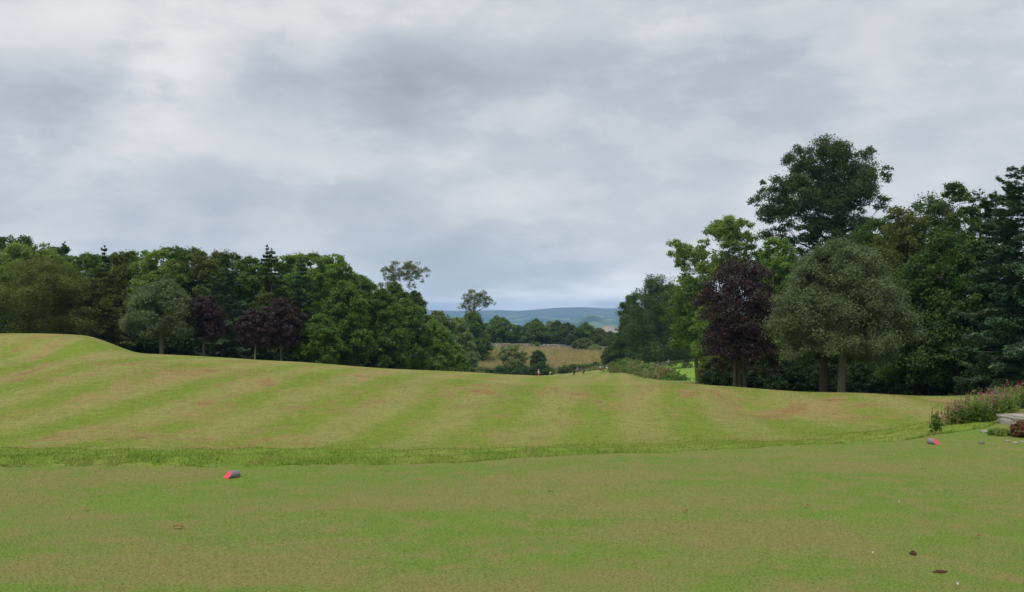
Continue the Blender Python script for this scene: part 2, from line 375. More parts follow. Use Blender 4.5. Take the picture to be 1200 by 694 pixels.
zone[(cpx > 820) & (cy_ > right_line(cpx)) & (cy_ < 340)] = 4
zone[(cpx > 480) & (cpx < 722) & (cy_ > 250) & (cy_ < 347)] = 2
hx = lambda y: np.interp(y, [110, 128, 160, 235, 260], [28, 22.5, 23.2, 25.2, 26])     # line of the hedge
zone[(cx_ > hx(cy_)) & (cpx > 705) & (cpx <= 860) & (cy_ > 118) & (cy_ < 262)] = 3
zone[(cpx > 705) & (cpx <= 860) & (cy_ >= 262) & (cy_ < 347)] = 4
zone[cy_ >= 347] = 5
zone[(cy_ > 72) & (cy_ <= 118) & (cpx > 800) & (cpx <= 830)] = 1
for k, nm, mt in ((0, 'tee_lawn', 'tee'), (1, 'fairway', 'fair'), (2, 'meadow', 'meadow'), (3, 'paddock', 'field'), (4, 'woodland_floor', 'floor'), (5, 'distant_hills', 'far')):
    f = q[zone == k]; idx, inv = np.unique(f, return_inverse=True)
    tag(mesh_np(nm, G[idx], inv.reshape(-1, 4), M[mt], smooth=True), kind='structure')

# ------------------------------------------------------------------ grass blades
def blades(name, label, rng, pts, hgt, wid, mat, lean=.5, cat='grass'):
    n = len(pts); z = H(pts[:, 0], pts[:, 1])
    h = hgt * rng.uniform(.45, 1.35, n); a = rng.uniform(0, 2 * math.pi, n); b = rng.uniform(0, 2 * math.pi, n)
    wv = wid * rng.uniform(.6, 1.3, n) * .5; B = np.stack([pts[:, 0], pts[:, 1], z - .004], 1)
    t = np.stack([np.cos(a), np.sin(a), 0 * a], 1) * wv[:, None]
    le = rng.uniform(.1, 1, n) * lean; tip = B + np.stack([np.cos(b) * le, np.sin(b) * le, np.sqrt(1 - np.minimum(le, .95) ** 2)], 1) * h[:, None]
    V = np.stack([B - t, B + t, tip], 1).reshape(-1, 3); Fc = np.arange(3 * n).reshape(-1, 3)
    return tag(mesh_np(name, V, Fc, mat, attrs={'tone': ('FACE', rng.random(n))}), label, cat, kind='stuff')
rng = np.random.default_rng(5)
def scatter(n, y0, y1, lo=-.62, hi=.62, power=1.0):
    y = y0 + (y1 - y0) * rng.random(n) ** power; u = rng.uniform(lo, hi, n); return np.stack([u * (y + .5), y], 1)
p_ = scatter(330000, 5.0, 14.5); p_ = p_[p_[:, 1] < edge_y(p_[:, 0]) + .06]
blades('mown_grass', 'short olive green mown grass covering the tee in front', rng, p_, .015, .0045, M['teeb'], .9)
p_ = scatter(420000, 10.6, 47, power=1.25); p_ = p_[p_[:, 1] > edge_y(p_[:, 0]) + .05]
sz = 1 + (p_[:, 1] - 11) / 16
blades('fairway_grass', 'mown fairway grass on the slope beyond the tee', rng, p_, .028, .008 * sz, M['fairb'], .97)
u_ = rng.uniform(-.62, .62, 45000); y_ = edge_y(u_ * 12.5) + np.abs(rng.normal(0, .7, 45000)) + .04; x_ = u_ * (y_ + .5); y_ = np.maximum(y_, edge_y(x_) + .03)
dens = .5 + .5 * np.sin(x_ * 1.7) * np.sin(x_ * .63 + 1); hh = (.03 + .045 * dens * rng.random(45000)) * (.5 + .6 * (np.sin(x_ * 6.3) * np.sin(x_ * 2.9 + y_) > -.1))
blades('long_edge_grass', 'fringe of longer bright green grass along the back edge of the tee', rng, np.stack([x_, y_], 1), hh, .009, M['edgeb'], .92)
# meadow stalks
n = 60000; y_ = rng.uniform(252, 343, n); pxs = rng.uniform(530, 716, n)
blades('meadow_grass', 'tall dry brown and green grass on the meadow bank below the stone wall', rng, np.stack([X(pxs, y_), y_], 1), 1.0, .22, M['meadowb'], .35)

# ------------------------------------------------------------------ foliage
def leaf_mat(name, c1, c2, transl=.3, hue=None, spec=.22):
    m, N = newmat(name); c1, c2 = [tuple(v * 1.13 for v in c_) for c_ in (c1, c2)]; transl = min(transl * 1.35, .42); t = N.attr('tone'); cl = N.attr('clump')
    col = N.mix(cl, c1, c2)
    col = N.mix(1.0, col, N.mix(t, (.78, .80, .78), (1.24, 1.22, 1.2)), 'MULTIPLY')
    if hue: col = N.mix(N.ramp(t, .86, .92, 0, .75), col, hue)
    p = N.node('ShaderNodeBsdfPrincipled'); N.put(p.inputs['Base Color'], col); p.inputs['Roughness'].default_value = .55
    p.inputs['Specular IOR Level'].default_value = spec
    tr = N.node('ShaderNodeBsdfTranslucent'); N.put(tr.inputs[0], N.mix(1.0, col, (1.2, 1.35, .7), 'MULTIPLY'))
    mx = N.node('ShaderNodeMixShader'); mx.inputs[0].default_value = transl
    N.l.new(p.outputs[0], mx.inputs[1]); N.l.new(tr.outputs[0], mx.inputs[2])
    o = N.node('ShaderNodeOutputMaterial'); N.l.new(mx.outputs[0], o.inputs[0]); return m
K = {
 'mid':   leaf_mat('leaf mid green', (.058, .108, .019), (.104, .160, .030)),
 'dark':  leaf_mat('leaf dark green', (.038, .072, .015), (.068, .108, .024)),
 'bright':leaf_mat('leaf bright green', (.095, .168, .026), (.145, .215, .044)),
 'lime':  leaf_mat('leaf yellow green', (.120, .180, .030), (.180, .225, .058)),
 'olive': leaf_mat('leaf olive', (.070, .090, .018), (.112, .126, .030)),
 'grey':  leaf_mat('leaf grey green', (.076, .100, .044), (.112, .138, .064), .22, (.15, .17, .09)),
 'copper':leaf_mat('leaf dark purple', (.024, .013, .015), (.044, .024, .026), .12, (.070, .046, .050)),
 'pine':  leaf_mat('needle blue green', (.036, .068, .034), (.064, .104, .052), .1),
 'fir':   leaf_mat('needle dark', (.028, .050, .020), (.050, .080, .030), .1),
 'oliveneedle': leaf_mat('needle olive', (.050, .066, .018), (.085, .100, .026), .1),
 'willow':leaf_mat('leaf willow', (.130, .165, .058), (.180, .215, .085)),
 'shade': leaf_mat('leaf painted shade', (.014, .026, .010), (.026, .042, .015), .1, spec=.06),  # leaf colour darkened to stand in for the shade under the trees
 'beech': leaf_mat('leaf beech', (.034, .056, .018), (.060, .084, .026), .25, (.10, .075, .04)),
 'brownish': leaf_mat('leaf hedge brown', (.135, .140, .052), (.190, .165, .078)),
 'red':   leaf_mat('leaf red brown', (.13, .035, .022), (.11, .09, .03), .2, (.30, .10, .12)),
 'herb':  leaf_mat('leaf herb', (.105, .165, .030), (.17, .215, .06), .3),
 'pink':  leaf_mat('petal pink', (.36, .045, .22), (.50, .09, .30), .3),
}
m, N = newmat('bark'); p = N.pos(); finish(N, N.mix(N.noise(N.vm('MULTIPLY', p, (4, 4, .8)), 3, 5, .7), (.045, .036, .026), (.15, .125, .09)), .9, N.noise(N.vm('MULTIPLY', p, (5, 5, .8)), 5, 4), .8, .05); M['bark'] = m
m, N = newmat('pale bark'); p = N.pos(); finish(N, N.mix(N.noise(N.vm('MULTIPLY', p, (4, 4, .8)), 3, 5, .7), (.08, .072, .055), (.19, .175, .14)), .9, N.noise(N.vm('MULTIPLY', p, (5, 5, .8)), 5, 4), .8, .05); M['palebark'] = m

def nrm(v): return v / (np.linalg.norm(v, axis=-1, keepdims=True) + 1e-9)
def leafset(rng, cc, rr, n, size, flat=.55, inner=.12, elong=.62, upbias=.25):
    """cc (k,3), rr (k,) foliage clumps -> diamond leaves"""
    k = len(cc); wgt = rr ** 2; idx = rng.choice(k, n, p=wgt / wgt.sum())
    dd = rng.normal(size=(n, 3)); dd[:, 2] += upbias; dd = nrm(dd)
    rad = np.where(rng.random(n) < inner, rng.random(n) ** .5 * .7, rng.uniform(.55, 1.12, n)); rad = np.where(rng.random(n) < .2, rng.uniform(1.0, 1.7, n), rad)
    ax = rng.uniform(.7, 1.35, (k, 3)); dd = dd * ax[idx]
    off = dd * rad[:, None] * rr[idx][:, None]; off[:, 2] *= flat + .2
    P = cc[idx] + off
    nn = nrm(dd * .55 + rng.normal(size=(n, 3)) * .55 + np.array([0, 0, .45]))
    t = nrm(np.cross(nn, rng.normal(size=(n, 3)))); b = np.cross(nn, t)
    L = (size * rng.uniform(.6, 1.35, n))[:, None] * .5; W = L * elong
    curl = nn * L * rng.uniform(-.5, .1, (n, 1))
    V = np.stack([P - t * L + curl, P + b * W, P + t * L + curl, P - b * W], 1).reshape(-1, 3)
    clv = rng.random(k); tone = rng.random(n)
    return V, np.arange(4 * n).reshape(-1, 4), tone, np.clip(clv[idx] * .8 + rng.random(n) * .2, 0, 1)

PROFILES = {
 'round': lambda h: np.sqrt(np.clip(1 - (2 * h - .9) ** 2 / 1.15, .05, 1)),
 'dome':  lambda h: np.sqrt(np.clip(1 - (h * .98) ** 2.2, .03, 1)) * (.8 + .2 * np.clip(h * 4, 0, 1)),
 'egg':   lambda h: np.sqrt(np.clip(1 - ((h - .40) / .68) ** 2, .1, 1)),
 'umbrella': lambda h: np.clip((.35 + h) / 1.0, 0, 1) * np.sqrt(np.clip(1 - np.clip(h - .5, 0, 1) ** 2 * 3.4, .1, 1)),
}
NLEAF = [0]; DEBUG = False
def broadleaf(name, label, px, Y, top, w, kind, base=None, cb=.12, prof='dome', leaf=None, n=None, lobes=None, sparse=0, group=None, seed=0,
              bark='bark', trunks=1, tr=None, cat='tree', nl=None, depth=None, lean=0, lobe_r=(.30, .46), zsq=.9):
    """px: trunk's bearing, Y: distance, top: bearing height of the crown top, w: crown width (all in photograph pixels at that distance)"""
    rng = np.random.default_rng(int(px * 7 + Y * 13 + seed) % 99991)
    s = Y / F; x = X(px, Y); z0 = Hs(x, Y) - .05
    h = Zp(top, Y) - z0; Rw = w * s / 2; root = empty(name, (x, Y, z0), label, cat, group)
    zb = h * cb
    if lobes is not None:        # (dx px, py, radius px) traced, each given its own depth
        lc = []; lr = []
        for a, py, rp in lobes:
            r = rp * s; lc.append(((a - px) * s, rng.uniform(-.55, .55) * Rw * .8, Zp(py, Y) - z0)); lr.append(r)
            lc.append(((a - px) * s * .8 + rng.normal() * r * .4, rng.uniform(-.8, .8) * Rw * .8, Zp(py, Y) - z0 - r * .2)); lr.append(r * .8)
        lc = np.array(lc); lr = np.array(lr)
    else:
        nl = nl or int(np.clip(10 + (h - zb) / max(Rw, .1) * 9, 12, 34)); lc = []; lr = []
        for i in range(nl):
            hh = (i + .5) / nl; ph = i * 2.39996 + rng.uniform(-.5, .5)
            rp = PROFILES[prof](hh); r = Rw * rng.uniform(*lobe_r) * (.55 + .45 * rp)
            q = max(Rw * rp - r * .75, 0) * rng.uniform(.82, 1.12)
            lc.append((q * math.cos(ph), q * math.sin(ph) * (depth or 1), zb + r * .6 + (h - zb - r * 1.45) * hh)); lr.append(r)
        lc.append((0, 0, h - Rw * .3)); lr.append(Rw * .28)
        if not sparse:
            for t in (.3, .5, .7): lc.append((0, 0, zb + (h - zb) * t)); lr.append(Rw * .5 * PROFILES[prof](t))
        lc = np.array(lc); lr = np.array(lr)
        lc[:, 0] += lean * Rw * (lc[:, 2] / h)
    # sub-clumps on each lobe
    mS = 7 if sparse else 10
    dd = rng.normal(size=(len(lc), mS, 3)); dd[..., 2] = dd[..., 2] * .8 + .35; dd = nrm(dd)
    sc = (lc[:, None, :] + dd * (lr[:, None] * .78)[..., None] * np.array([1, 1, zsq])).reshape(-1, 3)
    sr = (lr[:, None] * rng.uniform(.24, .50, (len(lc), mS))).ravel() * (.95 if sparse else 1)
    keep = sc[:, 2] + sr * .5 < h * 1.01; sc, sr = sc[keep], sr[keep]
    leaf = leaf or max(.10, s * 2.3)
    leaf *= .84; area = (4 * math.pi * sr ** 2).sum()
    n = n or int(min(area / (leaf ** 2 * .62 * .5) * (.8 if sparse else .85), 62000))
    V, Fc, tone, cl = leafset(rng, sc, sr, n, leaf); NLEAF[0] += n
    V[:, 2] = np.where(V[:, 2] < .05, .05 + rng.random(len(V)) * .1, V[:, 2])
    tr = tr or max(.09, h * .02)
    mb = MB(); mid = zb + (h - zb) * .62
    tops = []
    for k in range(trunks):
        ox = (k - (trunks - 1) / 2) * tr * 2.6; oy = rng.uniform(-1, 1) * tr * (trunks > 1)
        tx, ty = rng.uniform(-.06, .06, 2) * h + np.array([ox * .8 + lean * Rw * .5, 0])
        pts = [(ox, oy, -min(.3, h * .1)), (ox, oy, .0), (ox * .9, oy * .9, min(.25, h * .1)), (ox + (tx - ox) * .3, oy + (ty - oy) * .3, mid * .4), (tx, ty, mid), (tx * 1.1, ty, (h * .84 if lobes is None else float(np.median(lc[:, 2]))))]
        mb.tube(pts, [tr * 1.6, tr * 1.35, tr * 1.02, tr * .85, tr * .45, tr * .1], 8); tops.append((pts, tr))
    nodes = []; 
    for pts, trr in tops:
        for f in np.linspace(0, 1, 7):
            a = np.array(pts[3]) * (1 - f) + np.array(pts[4]) * f; nodes.append((a, 0, trr * (.75 - .3 * f)))
        nodes.append((np.array(pts[5]), 0, trr * .18))
    c0 = np.array(tops[0][0][4]); order = np.argsort(np.linalg.norm((lc - c0) * (1, 1, .8), axis=1))
    for i in order:
        cc, r = lc[i], lr[i]; best = None
        for nd in nodes:
            dv = cc - nd[0]; L_ = np.linalg.norm(dv); cost = L_ + (.5 * L_ if dv[2] < -.05 * L_ else 0) + .12 * h * nd[1] * .5
            if best is None or cost < best[0]: best = (cost, nd)
        nd = best[1]; st = nd[0]; L_ = np.linalg.norm(cc - st); r0 = min(nd[2] * .62, .03 + .035 * L_ + nd[2] * .3)
        md = st * .5 + cc * .5 + rng.normal(size=3) * L_ * .10 + np.array([0, 0, .05 * L_])
        mb.tube([st, md, cc], [r0, r0 * .72, r0 * .42], 5, False); nodes.append((md, nd[1] + 1, r0 * .72)); nodes.append((cc, nd[1] + 1, r0 * .5))
        if sparse or Y < 75:
            for j in range(mS):
                e = cc + dd[i, j] * r * .75 * np.array([1, 1, zsq]); mb.tube([cc, (cc + e) * .5 + rng.normal(size=3) * r * .08, e], [r0 * .35, r0 * .2, r0 * .05], 3, False)
    mb.build('trunk', M[bark], root)
    mesh_np('crown', V, Fc, K[kind], root, {'tone': ('FACE', tone), 'clump': ('FACE', cl)})
    return root

def conifer(name, label, px, Y, top, w, kind, cb=.03, group=None, seed=0, power=.8, whorl=None, leaf=None, droop=.12, bark='bark', dens=1.0, irregular=.2, cat='tree', n=None, up=0.0, cap=40000):
    rng = np.random.default_rng(int(px * 11 + Y * 17 + seed) % 99991)
    s = Y / F; x = X(px, Y); z0 = Hs(x, Y) - .05; h = Zp(top, Y) - z0; Rw = w * s / 2
    root = empty(name, (x, Y, z0), label, cat, group); tr = max(.1, h * .016); leaf = leaf or max(.16, s * 2.4)
    mb = MB(); mb.tube([(0, 0, -.3), (0, 0, .1), (0, 0, h * .5), (0, 0, h * .99)], [tr * 1.5, tr * 1.2, tr * .7, tr * .06], 8)
    nw = whorl or int(h / .42); B0 = []; D = []; L = []
    for i in range(nw):
        t = i / (nw - 1); z = h * cb + (h * .985 - h * cb) * t
        R_ = Rw * (1 - t) ** power * (1 if t > .12 else .75 + 2 * t) + .12 * (1 - t) + .06
        for k in range(6 if t < .9 else 4):
            a = rng.uniform(0, 2 * math.pi); l = R_ * rng.uniform(1 - irregular * 2, 1 + irregular * .4)
            sl = -droop + up * t + rng.normal() * .08 + (.5 * t ** 4)
            B0.append((0, 0, z)); D.append((math.cos(a), math.sin(a), sl)); L.append(l)
    B0 = np.array(B0, float); D = np.array(D); L = np.array(L)
    for i in range(0, len(L), 2):
        e = B0[i] + D[i] * L[i]; m_ = B0[i] + D[i] * L[i] * .5; mb.tube([B0[i], m_, e * .92 + B0[i] * .08], [tr * .25 * (L[i] / Rw) + .01, tr * .15 * L[i] / Rw + .006, .004], 4, False)
    wt = L ** 1.25 + .02; tot = (L * L).sum() * .62
    n = n or int(min(tot / (leaf ** 2 * .35) * 2.6 * dens, cap)); NLEAF[0] += n
    bi = rng.choice(len(L), n, p=wt / wt.sum()); t = rng.uniform(.12, 1.04, n) ** .7
    side = nrm(np.cross(D[bi], (0, 0, 1.0))); wd = L[bi] * .36 * (1.12 - t) * 1.0 + .05
    lat = rng.uniform(-1, 1, n) * wd
    P = B0[bi] + D[bi] * (L[bi] * t)[:, None] + side * lat[:, None]
    P[:, 2] += -np.abs(lat) * .22 + .05 * L[bi] * np.sin(t * 9 + bi) + rng.normal(size=n) * .05 * h / 10
    dirv = nrm(nrm(D[bi]) * .8 + side * np.sign(lat)[:, None] * .7 + rng.normal(size=(n, 3)) * .3)
    nn = nrm(np.array([0, 0, 1.0]) + rng.normal(size=(n, 3)) * .45); b = nrm(np.cross(nn, dirv))
    l = (leaf * rng.uniform(.7, 1.5, n) * .5)[:, None]; wv = l * .38
    V = np.stack([P - dirv * l, P + b * wv, P + dirv * l, P - b * wv], 1).reshape(-1, 3); V[:, 2] = np.maximum(V[:, 2], .05)
    clump = np.clip(rng.random(len(L))[bi] * .4 + t * .6, 0, 1)
    mb.build('trunk', M[bark], root)
    mesh_np('crown', V, np.arange(4 * n).reshape(-1, 4), K[kind], root, {'tone': ('FACE', rng.random(n)), 'clump': ('FACE', clump)})
    return root

#TREES
exec_trees = True
# ---- left wood, front row (distances in metres, other numbers are bearings read off the photograph)
GL = 'trees of the left wood'
broadleaf('broadleaf_tree', 'wide dark olive tree behind the raised green at the far left', 52, 84, 299, 118, 'olive', cb=.03, prof='egg', group=GL)
conifer('conifer_tree', 'dark drooping conifer right of the wide olive tree', 118, 86, 305, 84, 'oliveneedle', power=.6, group=GL)
broadleaf('whitebeam_tree', 'round grey green tree with a bare trunk at the left wood edge', 190, 80, 326, 88, 'grey', cb=.22, prof='dome', leaf=.17, group=GL, tr=.2, bark='palebark')
broadleaf('copper_tree', 'small purple tree with thin pale trunk beside the left grey green tree', 239, 81, 347, 46, 'copper', cb=.30, prof='egg', group='small purple trees on the left', tr=.09, bark='palebark', leaf=.17)
broadleaf('copper_tree', 'smallest purple tree, middle of the three at the left wood edge', 299, 80, 362, 42, 'copper', cb=.33, prof='egg', group='small purple trees on the left', tr=.09, bark='palebark', leaf=.17)
broadleaf('copper_tree', 'darkest and largest of the three purple trees at the left wood edge', 330, 83, 350, 50, 'copper', cb=.26, prof='egg', group='small purple trees on the left', tr=.11, bark='palebark', leaf=.17)
conifer('pine_tree', 'bluish green pine standing behind the first small purple tree', 262, 90, 311, 84, 'pine', power=.5, group=GL, irregular=.3, droop=.0)
conifer('conifer_tree', 'olive conifer rising behind the darkest small purple tree', 318, 96, 290, 78, 'oliveneedle', power=.62, group=GL)
conifer('conifer_tree', 'blue green conifer right of the olive conifer in the left wood', 352, 99, 300, 60, 'pine', power=.6, group=GL)
broadleaf('sycamore_tree', 'low bushy mid green tree right of the darkest purple tree', 374, 84, 367, 54, 'mid', cb=.08, prof='dome', group=GL, leaf=.2)
# back rows, left to right
back = [(-30, 100, 285, 90, 'b', 'dark', 'dark tree at the very left end of the skyline'), (8, 104, 274, 52, 'b', 'dark', 'tallest dark tree on the skyline at the far left'),
 (34, 96, 282, 60, 'b', 'lime', 'light green larch beside the tallest dark tree at far left'), (62, 106, 287, 44, 'b', 'dark', 'dark tree top right of the light green larch'),
 (75, 112, 282, 20, 'c', 'fir', 'thin spire of a conifer poking up above the olive tree'), (92, 104, 296, 46, 'b', 'mid', 'mid green tree top between the thin spire and the taller spire'),
 (122, 108, 287, 24, 'c', 'fir', 'taller pointed dark conifer spire above the drooping conifer'), (134, 116, 296, 60, 'b', 'dark', 'dark crown filling between the two pointed conifers'), (140, 100, 293, 40, 'b', 'olive', 'olive tree just right of the taller spire'),
 (158, 105, 292, 42, 'b', 'bright', 'bright green tree above the left grey green tree'), (182, 98, 291, 46, 'b', 'lime', 'yellowish green tree above the left grey green tree'),
 (208, 104, 286, 62, 'b', 'dark', 'dark round crown above the right of the grey green tree'), (236, 101, 292, 54, 'b', 'olive', 'olive crown above the first small purple tree'),
 (262, 106, 294, 50, 'b', 'dark', 'dark crown directly above the bluish pine'), (288, 103, 299, 48, 'b', 'mid', 'green crown between the bluish pine and the olive conifer'),
 (312, 110, 286, 22, 'c', 'fir', 'twin-tipped dark spire highest above the purple trees'), (334, 104, 297, 48, 'b', 'bright', 'bright green round crown right of the twin-tipped spire'),
 (358, 108, 295, 46, 'b', 'mid', 'mid green crown top right of the bright green crown'), (380, 104, 296, 44, 'b', 'bright', 'light green tree at the corner of the wood'),
 (392, 106, 306, 50, 'b', 'bright', 'light green tree where the skyline starts to drop')]
for px, Y, top, ww, t, k, lab in back:
    if t == 'b': broadleaf('broadleaf_tree', lab, px, Y, top, ww * 1.6, k, cb=.05, prof='egg', group=GL, leaf=.24, lobe_r=(.2, .38), nl=30, seed=7)
    else: conifer('conifer_tree', lab, px, Y, top, ww * 1.7, k, power=.6, group=GL, leaf=.26, dens=2.2, irregular=.45)
# the row that recedes down the slope
rowr = [(405, 98, 328, 66, 'mid', 'green tree at the bend of the left wood, right of the low bushy tree'), (424, 112, 321, 64, 'mid', 'tall green tree where the wood begins to recede'),
 (448, 108, 337, 64, 'mid', 'full mid green tree with two pale stems showing below'), (462, 128, 330, 52, 'mid', 'green crown below the flat-topped tall tree'),
 (476, 118, 350, 62, 'mid', 'rounded green tree halfway down the receding row'), (493, 136, 358, 54, 'mid', 'green tree in front of the dip of the receding row'),
 (508, 130, 374, 50, 'bright', 'lighter green tree near the low end of the receding row'), (521, 148, 384, 38, 'mid', 'second last tree of the receding row on the left'),
 (534, 138, 404, 32, 'bright', 'small bright bush ending the left wood beside the meadow'), (487, 160, 340, 34, 'dark', 'dark leafy tree beside the flat-topped tall tree')]
for px, Y, top, ww, k, lab in rowr:
    broadleaf('broadleaf_tree', lab, px, Y, top, ww, k, cb=.05, prof='dome' if ww > 30 else 'egg', group='green trees along the receding edge of the left wood', leaf=.26)
# undergrowth at the wood's foot, shade painted into its leaf colour, each bush its own thing
LWL = ['right behind the end of the raised green', 'left of the trunk of the left grey green tree', 'between the left grey green tree and the first purple tree', 'right of the first small purple tree',
 'left of the smallest purple tree', 'between the smallest and the darkest purple tree', 'right of the darkest purple tree', 'right of the low bushy green tree', 'under the two pale stems of the receding row', 'near the low end of the receding row',
 'under the drooping dark conifer', 'under the wide olive tree at far left', 'deep behind the low bushy green tree, widest there', 'deep behind the left grey green tree', 'deep behind the smallest purple tree', 'deep behind the bend of the left wood', 'deep behind the receding row']
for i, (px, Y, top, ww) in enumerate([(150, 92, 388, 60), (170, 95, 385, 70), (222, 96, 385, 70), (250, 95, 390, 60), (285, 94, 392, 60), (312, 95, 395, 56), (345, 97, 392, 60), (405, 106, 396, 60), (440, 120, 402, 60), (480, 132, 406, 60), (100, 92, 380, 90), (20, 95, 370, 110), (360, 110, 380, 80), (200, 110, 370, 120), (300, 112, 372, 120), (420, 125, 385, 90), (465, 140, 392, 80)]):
    broadleaf('woodland_shrub', 'shade-painted dark shrub ' + LWL[i], px, Y, top, ww, 'shade', cb=0, prof='dome', group='dark shrubs under the left wood', leaf=.34, cat='shrub', tr=.08)

# ---- middle distance
broadleaf('flat_topped_tree', 'tall flat-topped tree with bare forked stem above the left wood', 468, 190, 306, 62, 'olive', base=None, sparse=1, leaf=.26, n=9000, tr=.42,
    lobes=[(452, 321, 9), (462, 315, 9), (474, 311, 8), (486, 312, 8), (497, 319, 7), (465, 338, 7), (474, 346, 6), (484, 336, 6), (492, 328, 6), (458, 330, 8), (468, 322, 9), (456, 316, 8), (480, 316, 9), (491, 320, 7), (476, 322, 9), (487, 326, 5), (448, 335, 7), (466, 326, 6)])
broadleaf('broadleaf_tree', 'dark leafy tree leaning at the foot of the flat-topped tall tree', 484, 185, 341, 36, 'dark', cb=.2, prof='egg', leaf=.4, seed=3, cat='tree')
broadleaf('scots_pine_tree', 'lone wind-shaped tree with flat layered crown against the sky in the gap', 556, 300, 340, 48, 'olive', sparse=1, leaf=.42, n=5000, tr=.5,
    lobes=[(558, 344, 8), (548, 350, 7), (567, 350, 7), (541, 359, 5), (556, 357, 7), (573, 353, 5), (550, 363, 6), (577, 356, 5), (570, 358, 5), (561, 351, 8), (550, 346, 7), (566, 346, 6), (547, 356, 6)])
broadleaf('broadleaf_tree', 'low leafy tree at the foot of the lone wind-shaped tree', 552, 290, 364, 50, 'mid', cb=.02, leaf=.55)
broadleaf('willow_tree', 'soft grey green willow at the left edge of the meadow', 537, 225, 371, 48, 'willow', cb=.04, prof='dome', leaf=.42)
broadleaf('willow_tree', 'small pale willow top between the wood and the grey green willow', 516, 200, 364, 42, 'willow', cb=.1, prof='egg', leaf=.42)
broadleaf('willow_bush', 'thin grey brown willow bush standing in the meadow', 600, 252, 403, 36, 'willow', cb=.05, prof='egg', sparse=1, leaf=.4, cat='bush')
broadleaf('young_tree', 'small dark pointed tree beside the willow bush in the meadow', 630, 250, 410, 20, 'dark', cb=0, prof='egg', leaf=.4)
for a in [(584, 352, 371, 46, 'mid', 'broad dome-shaped tree behind the wall left of the gap'), (608, 360, 381, 24, 'dark', 'narrow dark tree between the dome-shaped tree and the pointed one'),
 (628, 352, 374, 40, 'mid', 'pointed green tree in the middle of the row behind the wall'), (645, 380, 376, 24, 'willow', 'pale green tree peeping between two dark trees behind the wall'),
 (653, 360, 375, 26, 'dark', 'slim dark crown right of the pale green peeping tree'), (664, 352, 378, 36, 'dark', 'dark rounded tree above the stone wall'),
 (686, 355, 378, 32, 'mid', 'tree with thin see-through crown above the right part of the wall'), (701, 352, 384, 30, 'olive', 'olive tree near the right end of the stone wall'),
 (569, 368, 382, 30, 'dark', 'dark tree behind the wall near the lone wind-shaped tree'), (715, 358, 388, 30, 'dark', 'dark tree where the wall meets the right wood')]:
    broadleaf('broadleaf_tree', a[5], a[0], a[1], a[2], a[3], a[4], cb=.02, prof='dome', leaf=.62, group='trees behind the stone wall')
for a in [(684, 335, 396, 26, 'olive', 'olive shrub in front of the stone wall'), (716, 262, 404, 24, 'olive', 'rounded olive bush at the meadow corner above the hedge'), (697, 330, 404, 18, 'willow', 'small pale bush by the stone wall')]:
    broadleaf('meadow_bush', a[5], a[0], a[1], a[2], a[3], a[4], cb=0, prof='dome', leaf=.45, cat='bush')

# ---- right wood
GR = 'trees of the right wood'
broadleaf('dark_tree', 'large dark tree bounding the gap on the right', 770, 205, 320, 92, 'dark', cb=.03, leaf=.36, group=GR, n=52000)
broadleaf('dark_tree', 'lower dark tree reaching left into the gap on the right', 740, 215, 345, 46, 'dark', cb=.03, leaf=.42, group=GR)
broadleaf('broadleaf_tree', 'mid green tree in front of the large dark tree', 758, 238, 366, 46, 'mid', cb=.06, leaf=.48, group=GR)
broadleaf('broadleaf_tree', 'mid green tree standing behind the paddock rails', 790, 245, 332, 66, 'mid', cb=.04, leaf=.48, group=GR, seed=4)
broadleaf('broadleaf_tree', 'bright green drooping tree left of the big purple tree', 817, 104, 322, 64, 'mid', cb=.26, lean=-.15, prof='egg', leaf=.25, group=GR, n=24000)
broadleaf('broadleaf_tree', 'pale green tree between the drooping tree and the big purple tree', 836, 92, 345, 50, 'bright', cb=.2, prof='egg', leaf=.24, group=GR)
broadleaf('sycamore_tree', 'tall yellow green tree with open crown against the sky', 846, 112, 251, 104, 'lime', sparse=1, leaf=.27, tr=.3,
    lobes=[(842, 266, 15), (858, 262, 14), (870, 268, 13), (832, 274, 12), (849, 282, 15), (866, 285, 14), (879, 278, 9), (793, 292, 12), (805, 294, 13), (816, 303, 12),
           (789, 301, 8), (810, 314, 13), (825, 320, 13), (835, 300, 11), (862, 302, 15), (822, 288, 8), (845, 318, 17), (872, 312, 17), (855, 272, 15), (880, 296, 12), (815, 330, 16), (795, 306, 8)])
broadleaf('beech_tree', 'tallest dark tree with ragged spreading crown on the right', 972, 98, 158, 150, 'beech', leaf=.22, tr=.45, n=110000,
    lobes=[(945, 282, 16), (915, 272, 15), (905, 250, 13), (922, 238, 19), (905, 228, 13), (1030, 240, 11), (970, 288, 20), (1005, 282, 18), (1025, 262, 12), (985, 228, 24), (950, 190, 18), (1010, 225, 22), (935, 225, 16), (968, 180, 22), (940, 190, 17), (1000, 192, 20), (955, 210, 26), (985, 214, 27), (1015, 208, 16), (1033, 204, 9), (1045, 207, 6), (925, 215, 16), (905, 222, 11), (892, 234, 8),
           (930, 240, 20), (960, 245, 25), (990, 245, 22), (1010, 235, 12), (903, 245, 9), (915, 262, 9), (950, 268, 17), (975, 268, 20), (1000, 265, 14), (1023, 178, 8), (930, 178, 8), (985, 170, 11), (893, 215, 5), (1018, 192, 10), (890, 256, 4)])
broadleaf('broadleaf_tree', 'light green tree between the tallest dark tree and the big purple one', 915, 92, 277, 66, 'bright', cb=.10, prof='egg', leaf=.25, group=GR, seed=1)
broadleaf('broadleaf_tree', 'green tree behind the gap left of the tallest dark tree', 898, 112, 290, 60, 'mid', cb=.10, prof='egg', leaf=.27, group=GR)
broadleaf('copper_tree', 'large dark purple tree with three stems on the right', 866, 64, 302, 98, 'copper', cb=.11, prof='egg', leaf=.15, tr=.14, trunks=3, n=60000, nl=36)
